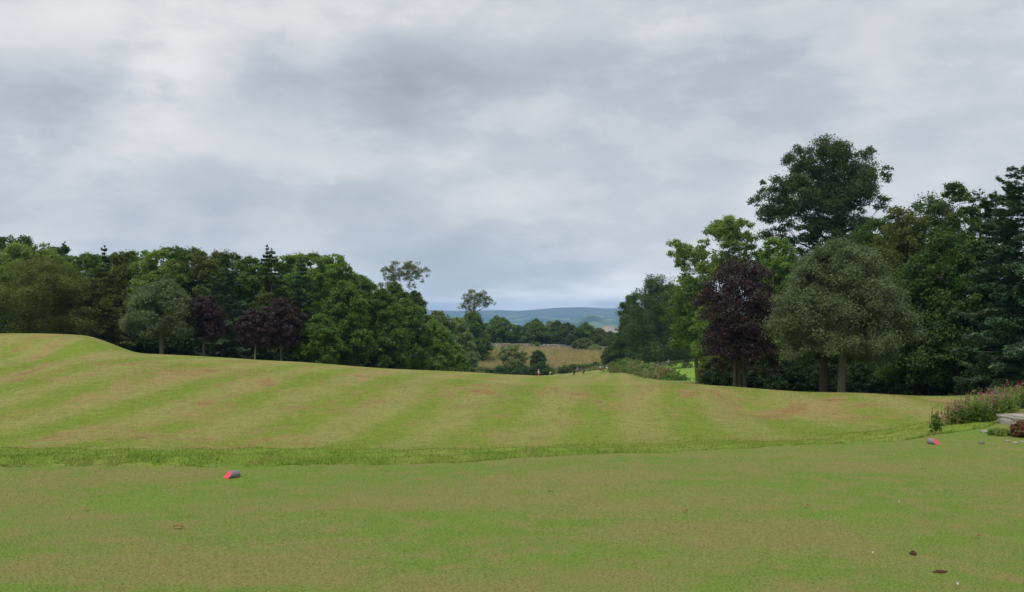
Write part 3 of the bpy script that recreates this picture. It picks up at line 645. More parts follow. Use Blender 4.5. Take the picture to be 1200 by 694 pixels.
broadleaf('whitebeam_tree', 'big dome-shaped grey green tree at the edge of the right wood', 985, 57, 279, 158, 'grey', cb=.17, prof='dome', leaf=.125, tr=.24, bark='palebark', n=190000, nl=64, seed=3, lobe_r=(.24, .40))
broadleaf('broadleaf_tree', 'stout-trunked tree in the shade just left of the dome-shaped grey green tree', 964, 62, 330, 80, 'dark', cb=.30, prof='dome', leaf=.24, tr=.26, group=GR, seed=2)
rt = [(1035, 82, 252, 76, 'b', 'dark', 'green tree right of the tallest dark tree'), (1062, 78, 240, 70, 'b', 'olive', 'olive tinged crown in the right skyline'), (1090, 80, 226, 80, 'b', 'dark', 'broad dark green tree rising in the right skyline'),
 (1122, 76, 212, 62, 'b', 'dark', 'tall green tree in the right skyline near the layered pine'), (1150, 80, 218, 74, 'c', 'fir', 'dark fir between the tall skyline tree and the right edge'),
 (1050, 92, 262, 80, 'b', 'dark', 'dark tree behind the dome-shaped tree'), (1080, 66, 300, 84, 'b', 'dark', 'low dark green tree right of the dome-shaped tree'),
 (1120, 64, 270, 90, 'b', 'dark', 'leafy green tree below the right skyline'), (1010, 96, 270, 80, 'b', 'mid', 'green tree hidden behind the top of the dome-shaped tree'),
 (940, 100, 290, 80, 'b', 'dark', 'dark tree behind the left flank of the dome-shaped tree'), (1255, 76, 180, 120, 'c', 'fir', 'dark fir beyond the right edge pine')]
for px, Y, top, ww, t, k, lab in rt:
    if t == 'b': broadleaf('broadleaf_tree', lab, px, Y, top, ww * 1.35, k, cb=.03, prof='egg', group=GR, leaf=.22, n=46000)
    else: conifer('conifer_tree', lab, px, Y, top, ww * 1.7, k, power=.5, group=GR, leaf=.24, dens=1.6)
conifer('pine_tree', 'huge dark blue green pine with layered boughs at the right edge', 1206, 54, 188, 170, 'pine', power=.45, cb=.05, group=GR, leaf=.20, irregular=.28, droop=.10, whorl=34, cap=90000, dens=3)
conifer('pine_tree', 'second layered pine behind the huge pine, near the right edge', 1168, 62, 222, 120, 'fir', power=.5, cb=.05, group=GR, leaf=.2, irregular=.28, droop=.08, whorl=34, cap=60000, dens=3)
RWL = ['left of the stems of the large purple tree', 'right of the stems of the large purple tree', 'left of the stout shaded trunk', 'right of the trunk of the dome-shaped grey green tree', 'under the right flank of the dome-shaped tree',
 'under the low dark green tree right of the dome-shaped tree', 'tall and deep in the shade right of the dome-shaped tree', 'tall and deep behind the stout shaded trunk', 'tall under the leafy tree below the skyline', 'tall behind the large purple tree',
 'above the flower bed, under the layered pines', 'widest of all, far behind the dome-shaped tree', 'behind the right end of the flower bed', 'small and low, at the lawn edge right of the dome-shaped tree', 'beyond the huge pine at the right border']
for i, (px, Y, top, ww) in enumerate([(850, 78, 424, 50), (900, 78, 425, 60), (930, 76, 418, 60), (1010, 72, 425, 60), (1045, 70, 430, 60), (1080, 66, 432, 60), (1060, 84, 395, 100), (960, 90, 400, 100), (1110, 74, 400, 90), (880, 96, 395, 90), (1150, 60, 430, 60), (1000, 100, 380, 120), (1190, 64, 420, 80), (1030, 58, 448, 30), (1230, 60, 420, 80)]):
    broadleaf('woodland_shrub', 'shade-painted dark leafy shrub ' + RWL[i], px, Y, top, ww, 'shade', cb=0, prof='dome', group='dark shrubs under the right wood', leaf=.24, cat='shrub', tr=.06)  # leaves painted near black for the shade beneath the crowns
broadleaf('hazel_shrub', 'olive green shrub hanging over the end of the paddock', 838, 88, 412, 44, 'olive', cb=0, leaf=.2, cat='shrub')
PWL = ['left of the rail fence, by the top of the hedge', 'right behind the rail fence', 'right of the pale gate', 'hidden behind the large purple tree', 'far behind the rail fence, under the large dark tree']
for i, (px, Y, top, ww) in enumerate([(730, 262, 392, 50), (775, 258, 392, 60), (815, 262, 385, 60), (858, 180, 380, 70), (745, 300, 385, 60)]):
    broadleaf('woodland_shrub', 'dark shrub ' + PWL[i], px, Y, top, ww, 'dark', cb=0, group='dark shrubs behind the paddock', leaf=.5, cat='shrub')

# ---- hedges
def hedge(name, label, pts, hgt, wid, kinds, leaf, n, seed, taper=False):
    rng = np.random.default_rng(seed); pts = np.array(pts, float); seg = np.linalg.norm(np.diff(pts, axis=0), axis=1); L = seg.sum()
    x0, y0 = pts[0]; z0 = Hs(x0, y0); root = empty(name, (x0, y0, z0), label, 'hedge')
    m_ = int(L / .8); s = np.sort(rng.random(m_)) * L; cum = np.concatenate([[0], np.cumsum(seg)])
    xs = np.interp(s, cum, pts[:, 0]); yy_ = np.interp(s, cum, pts[:, 1]); hv = hgt * (np.interp(s, [0, 20, 55, L], [.25, .6, .95, 1.1]) if taper else 1) * (1 + .22 * np.sin(s * .45 + seed) + .14 * np.sin(s * 1.3)) * rng.uniform(.85, 1.1, m_)
    grp = (np.sin(s * .42 + seed) + rng.normal(size=m_) * .35) > 0
    for gi, kd in enumerate(kinds):
        sel = grp == (gi == 0) if len(kinds) > 1 else np.ones(m_, bool)
        xx = xs[sel] ; yv = yy_[sel]; h_ = hv[sel]; cc = []; rr = []
        gz = H(xx, yv) - z0
        for a, b, c_, hh in zip(xx, yv, gz, h_):
            for t in (.2, .45, .7, .85):
                r = wid * rng.uniform(.28, .45) * (1.1 - t * .4)
                cc.append((a - x0 + rng.normal() * wid * .22, b - y0 + rng.normal() * wid * .22, c_ + hh * t)); rr.append(r)
        V, Fc, tone, cl = leafset(rng, np.array(cc), np.array(rr), n // len(kinds), leaf)
        mesh_np('foliage', V, Fc, K[kd], root, {'tone': ('FACE', tone), 'clump': ('FACE', cl)})
    return root
hp = [(X(797, 122), 122), (X(775, 140), 140), (X(757, 160), 160), (X(740, 185), 185), (X(727, 210), 210), (X(716, 240), 240)]
hedge('field_hedge', 'rounded green and brown hedge running uphill beside the paddock', hp, 2.1, 2.3, ['brownish', 'mid'], .34, 30000, 3, True)
hedge('meadow_hedge', 'low dark green hedge along the foot of the meadow', [(X(560, 250), 250), (X(600, 249), 249), (X(640, 248), 248), (X(668, 252), 252), (X(700, 262), 262)], 1.7, 2.2, ['dark'], .42, 12000, 8)
hedge('bramble_bank', 'dark bramble bank under the willow bush in the meadow', [(X(584, 247), 247), (X(610, 246), 246), (X(645, 247), 247)], 2.3, 2.4, ['dark'], .42, 7000, 9)

# ------------------------------------------------------------------ stone wall
m, N = newmat('dry stone'); p = N.pos(); t = N.node('ShaderNodeNewGeometry').outputs['Random Per Island']
col = N.mix(t, (.17, .15, .12), (.36, .33, .27)); col = N.mix(N.ramp(N.noise(p, 1.4, 5, .7), .4, .7, 0, .6), col, (.10, .10, .075))
finish(N, col, .95, N.noise(p, 9, 5), .6, .04, .1); M['stone'] = m
rng = np.random.default_rng(21); mb = MB(); wy = 346.0
xa, xb = X(548, wy), X(722, wy); x = xa
def wline(x): return wy + 1.2 * math.sin(x * .12)
for row in range(6):
    x = xa + rng.uniform(0, .4)
    while x < xb:
        l = rng.uniform(.25, .55); zc = Hs(x, wline(x)); rh = .15
        if row < 5 or rng.random() < .8:
            mb.box((x + l, wline(x), zc + .1 + row * .27 + rng.normal() * .02), (l * .96, .33 - row * .025, rh * (1 if row < 5 else 1.25)), rng.normal() * .04, .035, rng)
        x += 2 * l
wl = mb.build('dry_stone_wall', M['stone'], None, False); tag(wl, 'long grey dry stone wall across the top of the meadow', 'stone wall')

# ------------------------------------------------------------------ gate and rails behind the paddock
m, N = newmat('weathered wood'); p = N.pos(); finish(N, N.mix(N.noise(N.vm('MULTIPLY', p, (1, 1, 6)), 3, 4), (.13, .11, .085), (.30, .27, .22)), .9); M['wood'] = m
gy = 232.0; gx = X(764, gy)
def gz(x, y=gy): return Hs(x, y)
g0 = empty('rail_fence', (gx, gy, gz(gx)), 'weathered post and rail fence at the top of the paddock', 'fence')
px_ = [X(a, gy) - gx for a in (756, 761, 766, 771, 776, 781)]
for i, dx_ in enumerate(px_):
    mb = MB(); b = gz(gx + dx_) - gz(gx); mb.tube([(dx_, 0, b - .2), (dx_, 0, b + 1.25)], [.09, .08], 6); mb.build('post', M['wood'], g0)
for rz_ in (.45, .8, 1.1):
    mb = MB(); mb.tube([(d_, -.09, gz(gx + d_) - gz(gx) + rz_) for d_ in px_], [.05] * len(px_), 5); mb.build('rail', M['wood'], g0)
gx2 = X(783, gy) ; g1 = empty('field_gate', (gx2, gy, gz(gx2)), 'pale wooden field gate standing ajar at the end of the rail fence', 'gate')
mb = MB(); mb.box((0, 0, .75), (.14, .14, .85)); mb.box((-.25, 0, 1.0), (.28, .06, .12), .2); mb.build('gate_post', M['wood'], g1, False)
for k in range(5):
    mb = MB(); mb.box((1.0, .5, .3 + .22 * k), (1.1, .025, .045), .46); mb.build('bar', M['wood'], g1, False)
mb = MB(); mb.box((1.0, .53, .75), (1.2, .02, .045), .46); mb.build('brace', M['wood'], g1, False)

# ------------------------------------------------------------------ far masts on the moor
m, N = newmat('mast steel'); finish(N, (.35, .36, .38), .5); M['steel'] = m
for px, Y, hh, lab in ((574, 8400, 66, 'faint thin radio mast on the moor skyline beside the lone tree'), (664, 8600, 76, 'faint thin radio mast on the moor skyline above the wall')):
    x = X(px, Y); z = Hs(x, Y); r0 = empty('radio_mast', (x, Y, z), lab, 'mast', 'radio masts on the moor')
    mb = MB(); mb.tube([(0, 0, -3), (0, 0, hh)], [1.6, .9], 6); mb.build('lattice_column', M['steel'], r0)
    mb = MB(); mb.tube([(0, 0, hh), (0, 0, hh + 9)], [.6, .3], 5); mb.build('antenna', M['steel'], r0)

# ------------------------------------------------------------------ people and trolleys
def flat(name, col, rough=.8):
    m, N = newmat(name); p = N.pos(); c2 = tuple(v * .85 for v in col)
    finish(N, N.mix(N.noise(p, 6, 3), col, c2), rough); M[name] = m; return m
flat('skin', (.50, .30, .22)); flat('cyan cloth', (.0, .48, .68)); flat('black cloth', (.018, .018, .022)); flat('white cloth', (.8, .8, .82)); flat('orange cloth', (.65, .13, .05))
flat('purple cloth', (.17, .13, .38)); flat('hair', (.06, .035, .02)); flat('grey cloth', (.25, .25, .27)); flat('yellow cloth', (.75, .62, .08)); flat('metal', (.4, .4, .42), .4)
def skin_mesh(name, verts, edges, rads, mat, parent, lev=1):
    me = bpy.data.meshes.new(name); me.from_pydata(verts, edges, []); me.materials.append(mat)
    o = bpy.data.objects.new(name, me); COL.objects.link(o); o.parent = parent
    md = o.modifiers.new('Skin', 'SKIN'); md.use_smooth_shade = True
    if not me.skin_vertices: me.attributes
    if len(me.skin_vertices) == 0:
        bpy.context.view_layer.objects.active = o
        bpy.ops.mesh.customdata_skin_add()
    for i, sv in enumerate(me.skin_vertices[0].data):
        sv.radius = (rads[i], rads[i]) if not isinstance(rads[i], tuple) else rads[i]; sv.use_root = (i == 0)
    sb = o.modifiers.new('Sub', 'SUBSURF'); sb.levels = lev; sb.render_levels = lev
    return o
def person(label, px, Y, face, top, bottom, shoes='black cloth', bend=0.0, bare_legs=True, cap=None, arm=(.12, .25), h=1.74, legcol=None):
    x = X(px, Y); z = Hs(x, Y); root = empty('person', (x, Y, z + .01), label, 'person'); root.rotation_euler.z = face; s = h / 1.75
    b = bend; hip = (0, 0, .93); ch = (0, -.42 * math.sin(b), .93 + .42 * math.cos(b)); nk = (0, -.56 * math.sin(b), .93 + .56 * math.cos(b))
    hd = (0, nk[1] - .12 * math.sin(b) - .02, nk[2] + .16 * math.cos(b * .8)); ht = (0, hd[1] - .02, hd[2] + .11)
    V = [hip, (0, ch[1] * .5, (hip[2] + ch[2]) / 2), ch, nk, (0, (nk[1] + hd[1]) / 2, (nk[2] + hd[2]) / 2 - .01), hd, ht]; Rr = [(.15, .11), (.135, .1), (.165, .11), .06, .055, (.075, .095), (.06, .075)]
    E = [(0, 1), (1, 2), (2, 3), (3, 4), (4, 5), (5, 6)]
    for sd_ in (-1, 1):
        i = len(V); st_ = .12 * sd_
        V += [(.10 * sd_, 0, .86), (.12 * sd_, -.02 + st_ * .3, .48), (.13 * sd_, st_, .09), (.135 * sd_, st_ - .16, .035)]; Rr += [.095, .062, .042, .036]
        E += [(0, i), (i, i + 1), (i + 1, i + 2), (i + 2, i + 3)]
        i = len(V); sx = .20 * sd_; yy0 = ch[1]; zz = ch[2] + .06
        ey = yy0 - arm[0]; V += [(sx, yy0, zz), (sx * 1.2, ey, zz - .28), (sx * 1.0, ey - arm[1], zz - .42), (sx * .95, ey - arm[1] - .07, zz - .49)]; Rr += [.055, .042, .032, .036]
        E += [(2, i), (i, i + 1), (i + 1, i + 2), (i + 2, i + 3)]
    V = [tuple(c_ * s for c_ in v) for v in V]; Rr = [tuple(q_ * s for q_ in r) if isinstance(r, tuple) else r * s for r in Rr]
    body = skin_mesh('body', V, E, Rr, M['skin'], root)
    # clothing: the same joints, a little fuller
    def sub(name, ids, ed, grow, mat):
        mp = {k: j for j, k in enumerate(ids)}
        rr = [tuple(q_ + grow for q_ in Rr[k]) if isinstance(Rr[k], tuple) else Rr[k] + grow for k in ids]
        return skin_mesh(name, [V[k] for k in ids], [(mp[a], mp[b_]) for a, b_ in ed], rr, mat, root)
    sub('shirt', [0, 1, 2, 11, 12, 19, 20], [(0, 1), (1, 2), (2, 11), (11, 12), (2, 19), (19, 20)], .022, M[top])
    if bare_legs: sub('shorts', [0, 7, 8, 15, 16], [(0, 7), (7, 8), (0, 15), (15, 16)], .03, M[bottom])
    else: sub('trousers', [0, 7, 8, 9, 15, 16, 17], [(0, 7), (7, 8), (8, 9), (0, 15), (15, 16), (16, 17)], .028, M[bottom])
    for k in (9, 17):
        mb = MB(); f_ = np.array(V[k]); g_ = np.array(V[k + 1]); mb.tube([f_ + (0, .05, -.02), f_ + (0, 0, -.03), (f_ + g_) / 2 + (0, 0, -.01), g_ + (0, -.03, 0)], [.03, .055, .05, .03], 8); mb.build('shoe', M[shoes], root)
    hdv = np.array(V[5]); mb = MB(); q_ = []
    mb.tube([hdv + (0, .075, -.04), hdv + (0, .06, .05), hdv + (0, .02, .13), hdv + (0, -.03, .165)], [.05, .085, .095, .03], 10); mb.build('hair' if not cap else 'cap', M[cap or 'hair'], root)
    mb = MB(); mb.tube([hdv + (0, -.09, .03), hdv + (0, -.125, -.01), hdv + (0, -.10, -.03)], [.008, .018, .012], 6); mb.build('nose', M['skin'], root)
    for sd_ in (-1, 1):
        mb = MB(); mb.tube([hdv + (.033 * sd_, -.092, .035), hdv + (.033 * sd_, -.103, .035)], [.012, .008], 8); mb.build('eye', M['black cloth'], root)
    return root
person('golfer in cyan shirt and black shorts standing by the top of the hedge', 703.5, 232, R(150), 'cyan cloth', 'black cloth', cap='hair', h=1.78)
person('golfer in white shirt and orange trousers half hidden by the crest', 631, 224, R(60), 'white cloth', 'orange cloth', bare_legs=False, cap='white cloth')
person('golfer in purple top bending over behind the golf trolley', 677.5, 240, R(-40), 'purple cloth', 'grey cloth', bend=.7, cap='grey cloth', h=1.7)
def trolley(label, px, Y, rz, col):
    x = X(px, Y); z = Hs(x, Y); r = empty('golf_trolley', (x, Y, z), label, 'golf trolley', 'golf trolleys on the fairway'); r.rotation_euler.z = rz
    bg_ = MB(); bg_.tube([(0, -.25, .22), (0, -.2, .26), (0, .12, .75), (0, .28, 1.0), (0, .31, 1.05)], [.10, .15, .14, .17, .15], 10); bag = bg_.build('bag', M[col], r)
    for k in range(5):
        mb = MB(); a = k * 1.25; mb.tube([(.08 * math.cos(a), .30 + .05 * math.sin(a), 1.0), (.1 * math.cos(a), .42 + .05 * math.sin(a), 1.22)], [.012, .035], 6); mb.build('club', M['metal'], bag)
    mb = MB(); mb.tube([(0, -.35, .1), (0, -.05, .35), (0, .5, .98), (0, .66, 1.08)], [.022] * 4, 6); mb.tube([(-.32, -.05, .16), (.32, -.05, .16)], [.02, .02], 6); mb.build('frame', M['metal'], r)
    mb = MB(); mb.tube([(-.15, .66, 1.08), (.15, .66, 1.08)], [.025, .025], 6); mb.build('handle', M['black cloth'], r)
    for wx in (-.33, .33):
        mb = MB(); an = [i * math.pi / 6 for i in range(13)]; mb.tube([(wx, -.05 + .14 * math.cos(t_), .16 + .14 * math.sin(t_)) for t_ in an], [.028] * 13, 5, False); wh = mb.build('wheel', M['black cloth'], r)
        mb = MB()
        for t_ in an[:12:4]: mb.tube([(wx, -.05, .16), (wx, -.05 + .13 * math.cos(t_), .16 + .13 * math.sin(t_))], [.012] * 2, 4)
        mb.build('spoke', M['metal'], wh)
trolley('black golf bag on a trolley beside the bending golfer', 673, 226, R(-70), 'black cloth')
trolley('black golf bag on a trolley standing alone, right of the bending golfer', 684, 228, R(-60), 'black cloth')
flat('brown leather', (.16, .05, .03))
trolley('brown golf bag on a trolley right behind the golfer in cyan', 706.5, 236, R(20), 'brown leather')
trolley('pale golf bag on a trolley near the hedge, right of the cyan shirt', 712, 236, R(60), 'white cloth')
trolley('dark golf bag on a trolley nearest the hedge at the far fairway', 719, 238, R(20), 'black cloth')
yx = X(644, 240); yr = empty('marker_flag', (yx, 240, Hs(yx, 240)), 'small yellow marker flag at the foot of the meadow hedge', 'flag')
mb = MB(); mb.tube([(0, 0, -.1), (0, 0, .95)], [.02, .02], 6); mb.build('pole', M['white cloth'], yr)
mb = MB(); mb.box((.2, 0, .72), (.2, .012, .18)); mb.build('cloth', M['yellow cloth'], yr, False)

# ------------------------------------------------------------------ tee markers
m, N = newmat('weathered log'); p = N.pos(); finish(N, N.mix(N.noise(N.vm('MULTIPLY', p, (30, 30, 60)), 1.5, 4), (.10, .10, .115), (.24, .235, .25)), .8, N.noise(p, 60, 3), .4, .004); M['log'] = m
m, N = newmat('red paint'); p = N.pos(); finish(N, N.mix(N.ramp(N.noise(p, 45, 4), .4, .7), (.56, .055, .085), (.40, .07, .075)), .6, N.noise(p, 120, 3), .2, .002); M['red'] = m
def marker(label, px, py, rz):
    Y = EYE * F / (py - HY); x = X(px, Y); z = Hs(x, Y); r = empty('tee_marker', (x, Y, z), label, 'tee marker', 'red tee markers'); r.rotation_euler.z = rz; r.scale = (.86, .86, .86)
    k = 20; rad = .052; an = np.linspace(-.18 * math.pi, 1.18 * math.pi, k); cxs = np.cos(an) * rad; czs = np.sin(an) * rad + .030; czs = np.maximum(czs, -.012)
    fy = -.065 + czs * .95           # slanted near face
    V = [];
    rings = [(1, 0), (1, 1)]
    front = np.stack([cxs, fy, czs], 1); bm = np.stack([cxs * 1.0, np.full(k, .11), czs], 1); back = np.stack([cxs * .93, np.full(k, .118), czs * .93 + .002], 1)
    fr2 = front * np.array([.97, 1, .97]) + np.array([0, -.003, .001])
    V = np.concatenate([front, bm, back]); Fc = []
    for a in (0, k):
        for j in range(k): Fc.append((a + j, a + (j + 1) % k, a + k + (j + 1) % k, a + k + j))
    me = bpy.data.meshes.new('log'); me.from_pydata([tuple(v) for v in V], [], Fc + [tuple(range(2 * k, 3 * k))[::-1]]); me.materials.append(M['log'])
    for pl in me.polygons: pl.use_smooth = len(pl.vertices) == 4
    o = bpy.data.objects.new('log', me); COL.objects.link(o); o.parent = r
    V2 = np.concatenate([front, fr2]); Fc = [(j, k + j, k + (j + 1) % k, (j + 1) % k) for j in range(k)]
    me = bpy.data.meshes.new('painted_face'); me.from_pydata([tuple(v) for v in V2], [], Fc + [tuple(range(k, 2 * k))]); me.materials.append(M['red'])
    o = bpy.data.objects.new('painted_face', me); COL.objects.link(o); o.parent = r
marker('red-faced grey log tee marker on the left of the tee', 271, 560, R(-34))
marker('red-faced grey log tee marker at the right, near the flower bed', 1094, 520.5, R(22))

# ------------------------------------------------------------------ flower bed at the right
def herb_clump(name, label, x, y, hgt, spread, ns, seed, flowers=True, group=None, dry=False, kind='herb'):
    rng = np.random.default_rng(seed); z0 = Hs(x, y); root = empty(name, (x, y, z0), label, 'plant', group)
    mb = MB(); LV = []; LF = []; n0 = 0; FV = []; tone = []; ftone = []
    def quad(P, t, b, L, W): return [P - t * L * .0, P + t * L * .5 + b * W, P + t * L, P + t * L * .5 - b * W]
    for i in range(ns):
        a = rng.uniform(0, 6.28); r = spread * math.sqrt(rng.random()); bx, by = r * math.cos(a), r * math.sin(a); h = hgt * rng.uniform(.65, 1.1) * (1 - .25 * r / spread)
        gzv = Hs(x + bx, y + by) - z0; tx, ty = bx + rng.normal() * .06 * hgt, by + rng.normal() * .06 * hgt
        b0 = np.array((bx, by, gzv)); t0 = np.array((tx, ty, gzv + h)); mb.tube([b0 - (0, 0, .03), (b0 + t0) / 2 + rng.normal(size=3) * .01, t0], [.004, .003, .0015], 3, False)
        nl_ = int(44 * h / .9) if not dry else 5
        for j in range(nl_):
            f = rng.uniform(.08, .97); P = b0 + (t0 - b0) * f; an = rng.uniform(0, 6.28); t = np.array((math.cos(an), math.sin(an), rng.uniform(-.2, .7))); t /= np.linalg.norm(t)
            b = np.cross(t, (0, 0, 1)); b /= np.linalg.norm(b); L = rng.uniform(.07, .13) * (1.1 - f * .5); LV += quad(P, t, b, L, L * .17); tone.append(rng.random())
        if flowers and rng.random() < .30:
            FQ = []; ftone = []
            for j in range(13):
                f = rng.uniform(.84, 1.02); P = b0 + (t0 - b0) * f + rng.normal(size=3) * .012; t = rng.normal(size=3); t /= np.linalg.norm(t); b = np.cross(t, (0.3, .2, 1)); b /= np.linalg.norm(b)
                L = rng.uniform(.018, .032) * (1.3 - max(0, f - .8) * 3); FQ += quad(P, t, b, L, L * .45); ftone.append(rng.random())
            FV.append((FQ, ftone))
    LV = np.array(LV); tn = np.array(tone); mt = K[kind] if not dry else M['drystalk']
    SV = np.concatenate(mb.V); SF = np.concatenate([f for f in mb.F if len(f)]); V = np.concatenate([LV, SV]); Fc = np.concatenate([np.arange(len(LV)).reshape(-1, 4), SF + len(LV)])
    mesh_np('foliage', V, Fc, mt, root, {'tone': ('FACE', np.concatenate([tn, np.full(len(SF), .4)])), 'clump': ('FACE', np.concatenate([tn[::-1], np.full(len(SF), .5)]))})
    for VV, tt in FV:
        VV = np.array(VV); mesh_np('flower_spike', VV, np.arange(len(VV)).reshape(-1, 4), K['pink'], root, {'tone': ('FACE', tt), 'clump': ('FACE', tt[::-1])})
    return root
m, N = newmat('drystalk'); p = N.pos(); finish(N, N.mix(N.noise(p, 8, 3), (.20, .15, .07), (.13, .07, .035)), .9); M['drystalk'] = m
GW = 'clumps of pink willowherb in the bed'
for i, (px, Y, h, sp, ns, lab) in enumerate([
    (1114, 17.4, .32, .26, 26, 'shortest pink willowherb clump at the left end of the bed'),
    (1128, 17.0, .62, .38, 55, 'pink willowherb clump second from the left end of the bed'),
    (1146, 16.8, .72, .42, 75, 'dense pink willowherb clump in the middle of the bed'),
    (1163, 17.2, .72, .42, 75, 'tall pink willowherb clump behind the left end of the stone slab'),
    (1150, 18.4, .80, .45, 60, 'tall pink willowherb clump at the back of the bed, middle'),
    (1180, 18.2, .72, .45, 70, 'yellow green willowherb clump behind the stone slab'),
    (1200, 17.8, .74, .45, 70, 'willowherb clump at the right border behind the slab'),
    (1185, 20.0, .85, .5, 60, 'tallest willowherb clump at the back right of the bed'),
    (1130, 19.2, .62, .45, 50, 'willowherb clump at the back left of the bed'),
    (1212, 20.5, .85, .5, 50, 'willowherb clump at the far back right corner of the bed')]):
    herb_clump('willowherb_clump', lab, X(px, Y), Y, h * .74, sp, ns, 40 + i, group=GW)
herb_clump('dock_plant', 'dry brown seeding dock stalks at the left of the flower bed', X(1106, 16.6), 16.6, .50, .28, 22, 90, flowers=False, dry=True)
broadleaf('thistle_plant', 'small dark leafy plant left of the flower bed', 1095, 15.3, 485, 18, 'mid', cb=0, leaf=.05, n=700, cat='plant', tr=.006, nl=10)
broadleaf('cranesbill_plant', 'reddish brown leafy mound in front of the stone slab', 1203, 13.2, 490, 40, 'red', cb=0, leaf=.035, n=9000, cat='plant', tr=.008, nl=26)
broadleaf('leafy_weed', 'low bright green weed in front of the reddish mound', 1168, 13.4, 502, 26, 'herb', cb=0, leaf=.05, n=900, cat='plant', tr=.006)
# stone slab
m, N = newmat('slab stone'); p = N.pos(); col = N.mix(N.noise(p, 5, 6, .65), (.22, .20, .16), (.38, .35, .30)); col = N.mix(N.ramp(N.noise(p, 22, 4), .55, .7, 0, .7), col, (.17, .16, .11))
finish(N, col, .9, N.noise(p, 25, 6, .7), .6, .02, .1); M['slab'] = m
import bmesh
def rock(name, label, x, y, z, hx_, hy_, hz_, rz, seed, cat='stone', mat='slab', group=None, sub=3, wv=1.0, bev=.18):
    bm = bmesh.new(); bmesh.ops.create_cube(bm, size=2); bmesh.ops.bevel(bm, geom=bm.edges[:], offset=bev, segments=2, affect='EDGES')
    bmesh.ops.triangulate(bm, faces=bm.faces[:]); bmesh.ops.subdivide_edges(bm, edges=bm.edges[:], cuts=sub, use_grid_fill=True)
    rg = np.random.default_rng(seed); ph = rg.uniform(0, 6, 6)
    for v in bm.verts:
        c_ = v.co.copy(); v.co.x += .05 * math.sin(c_.y * 5 + ph[0]) + .03 * math.sin(c_.z * 9 + ph[1]); v.co.y += .05 * math.sin(c_.x * 6 + ph[2]); v.co.z += wv * (.07 * math.sin(c_.x * 4 + ph[3]) + .05 * math.sin(c_.y * 7 + ph[4]) + rg.normal() * .012)
        v.co.x *= hx_; v.co.y *= hy_; v.co.z *= hz_
    me = bpy.data.meshes.new(name); bm.to_mesh(me); bm.free(); me.materials.append(M[mat]); me.polygons.foreach_set('use_smooth', [True] * len(me.polygons))
    o = bpy.data.objects.new(name, me); COL.objects.link(o); o.location = (x, y, z); o.rotation_euler.z = rz; return tag(o, label, cat, group)
sy = 14.9; sxx = X(1221, sy)
rock('stone_slab', 'pale flat stone slab lying in the flower bed at the right edge', sxx, sy, Zp(491.5, sy), .58, .30, .070, R(4), 3, wv=.25, bev=.06)
rock('support_stone', 'short stone holding up the left end of the slab', X(1183, sy), sy, Hs(X(1183, sy), sy) + .02, .10, .2, .07, 0, 4)
rock('support_stone', 'short stone holding up the right end of the slab', X(1240, sy), sy, Hs(X(1240, sy), sy) + .02, .10, .2, .07, 0, 5)
for i, (px, py, s_, lab) in enumerate([(1152, 503.5, .05, 'pale pebble left of the reddish mound'), (1158, 505, .035, 'small reddish grey pebble in the grass by the mound'), (1163, 503, .04, 'whitish pebble nearest the stone slab'),
      (1178, 514, .03, 'small pale pebble under the reddish mound'), (1188, 516, .035, 'grey pebble at the front of the reddish mound'), (1196, 515, .03, 'pale pebble at the right border below the mound'), (1148, 516, .035, 'dark flat stone lying on the turf left of the bed')]):
    Y = EYE * F / (py - HY) * .97; x = X(px, Y); rock('pebble', lab, x, Y, Hs(x, Y) + s_ * .3, s_, s_ * .7, s_ * .45, i, 60 + i, 'stone', 'slab' if i < 6 else 'stone', 'pebbles by the flower bed', 1)
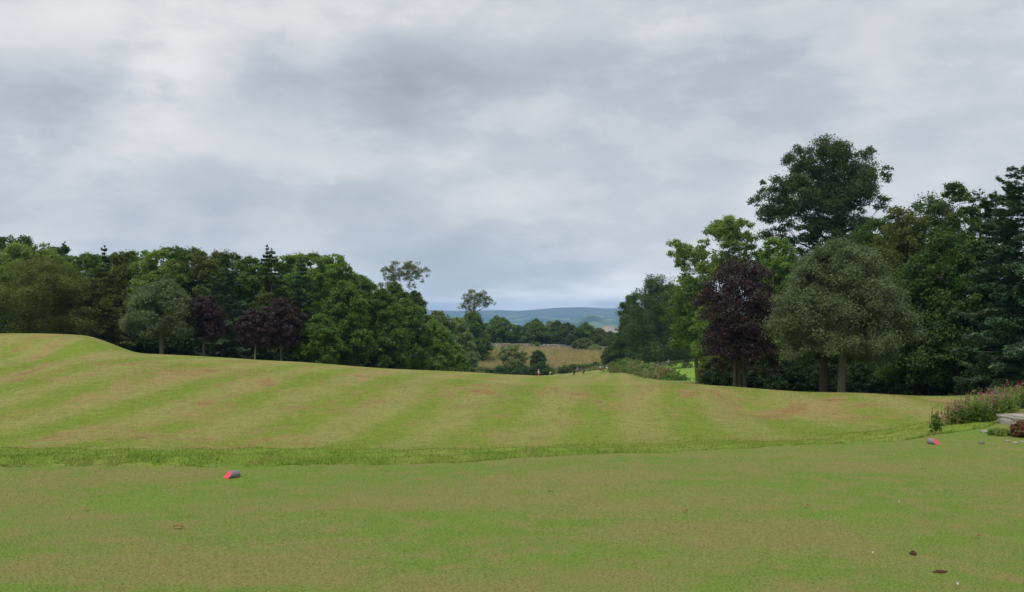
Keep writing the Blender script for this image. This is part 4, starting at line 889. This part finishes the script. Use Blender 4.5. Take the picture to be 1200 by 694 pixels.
# clods, leaves and divots on the tee
m, N = newmat('soil'); p = N.pos(); finish(N, N.mix(N.noise(p, 60, 4), (.035, .02, .012), (.12, .06, .03)), .95, N.noise(p, 150, 4), .8, .004); M['soil'] = m
rock('soil_clod', 'round dark brown clod of soil on the tee at lower right', X(1067, 6.62), 6.62, .015, .022, .02, .018, 0, 70, 'clod', 'soil', None, 2, bev=.6)
rock('soil_clod', 'flat scraped brown divot on the tee nearest the lower right corner', X(1098, 6.17), 6.17, .008, .045, .025, .009, .2, 71, 'divot', 'soil', None, 2, bev=.6)
m, N = newmat('dry leaf'); p = N.pos(); finish(N, N.mix(N.noise(p, 40, 3), (.22, .07, .03), (.30, .16, .07)), .8); M['leaf'] = m
m, N = newmat('white tee'); finish(N, (.75, .75, .73), .5); M['plastic'] = m
def small_leaf(label, px, py, L, mat='leaf', nm='fallen_leaf', cat='leaf', seed=0):
    Y = EYE * F / (py - HY); x = X(px, Y); rg = np.random.default_rng(seed); mb = MB(); n = 7; V = []; Fc = []
    for i in range(n):
        t = i / (n - 1); wv = L * .32 * math.sin(math.pi * min(max(t, .04), .96)) ; zc = .02 + .010 * math.sin(t * 3)
        V += [(-L / 2 + L * t, -wv, zc + .006), (-L / 2 + L * t, 0, zc), (-L / 2 + L * t, wv, zc + .008)]
    for i in range(n - 1):
        for j in range(2): Fc.append((3 * i + j, 3 * i + 3 + j, 3 * i + 4 + j, 3 * i + 1 + j))
    o = mesh_np(nm, V, Fc, M[mat]); o.location = (x, Y, Hs(x, Y) - .002); o.rotation_euler.z = rg.uniform(0, 6)
    sm = o.modifiers.new('thick', 'SOLIDIFY'); sm.thickness = .0012; tag(o, label, cat, 'leaves and scraps on the tee')
for i, a in enumerate([(802, 602, .05, 'curled brown leaf on the tee below the middle of the lawn'), (645, 579, .04, 'orange brown leaf on the tee near its middle'), (813, 588, .04, 'pale brown leaf just above the curled brown leaf'),
     (943, 595, .05, 'dark brown leaf right of the centre of the tee'), (1080, 550, .05, 'brown leaf below the right tee marker'), (102, 598, .06, 'dark brown leaf on the left part of the tee'), (211, 618, .08, 'flat tan leaf on the tee below the left tee marker'), (1142, 630, .05, 'thin brown leaf near the right border of the tee')]):
    small_leaf(a[3], a[0], a[1], a[2], seed=i)
for i, a in enumerate([(1118, 687, .015, 'white broken peg at the bottom right of the tee'), (1020, 651, .012, 'tiny white scrap left of the dark clod'), (1051, 590, .014, 'tiny white scrap below the right tee marker')]):
    small_leaf(a[3], a[0], a[1], a[2], 'plastic', 'white_scrap', 'scrap', 20 + i)

# ------------------------------------------------------------------ air between here and the moor
HAZE = 1.15e-4
m = bpy.data.materials.new('haze'); m.use_nodes = True; N = NT(m.node_tree)
pv = N.node('ShaderNodeVolumePrincipled'); pv.inputs['Color'].default_value = (.36, .62, 1.0, 1); pv.inputs['Density'].default_value = HAZE; pv.inputs['Anisotropy'].default_value = .2
o = N.node('ShaderNodeOutputMaterial'); N.l.new(pv.outputs[0], o.inputs['Volume'])
mb = MB(); z0 = float(G[:, 2].min()) - 1; z1 = float(max(G[:, 2].max(), 200)) + 5; xm = float(np.abs(G[:, 0]).max()) + 50
mb.box((0, (11600 - 100) / 2, (z0 + z1) / 2), (xm, (11600 + 100) / 2, (z1 - z0) / 2))
tag(mb.build('haze', m, None, False), 'thin blue air between the course and the far moor', 'haze', kind='stuff')
print('LEAVES', NLEAF[0])
if DEBUG:
    for px in (0, 60, 100, 140, 170, 200):
        yy_ = np.arange(30, 90, 3.0); zz = H(X(px, yy_), yy_); print(px, [(int(a), round(float(HY + (EYE - b) / a * F), 1)) for a, b in zip(yy_, zz)])
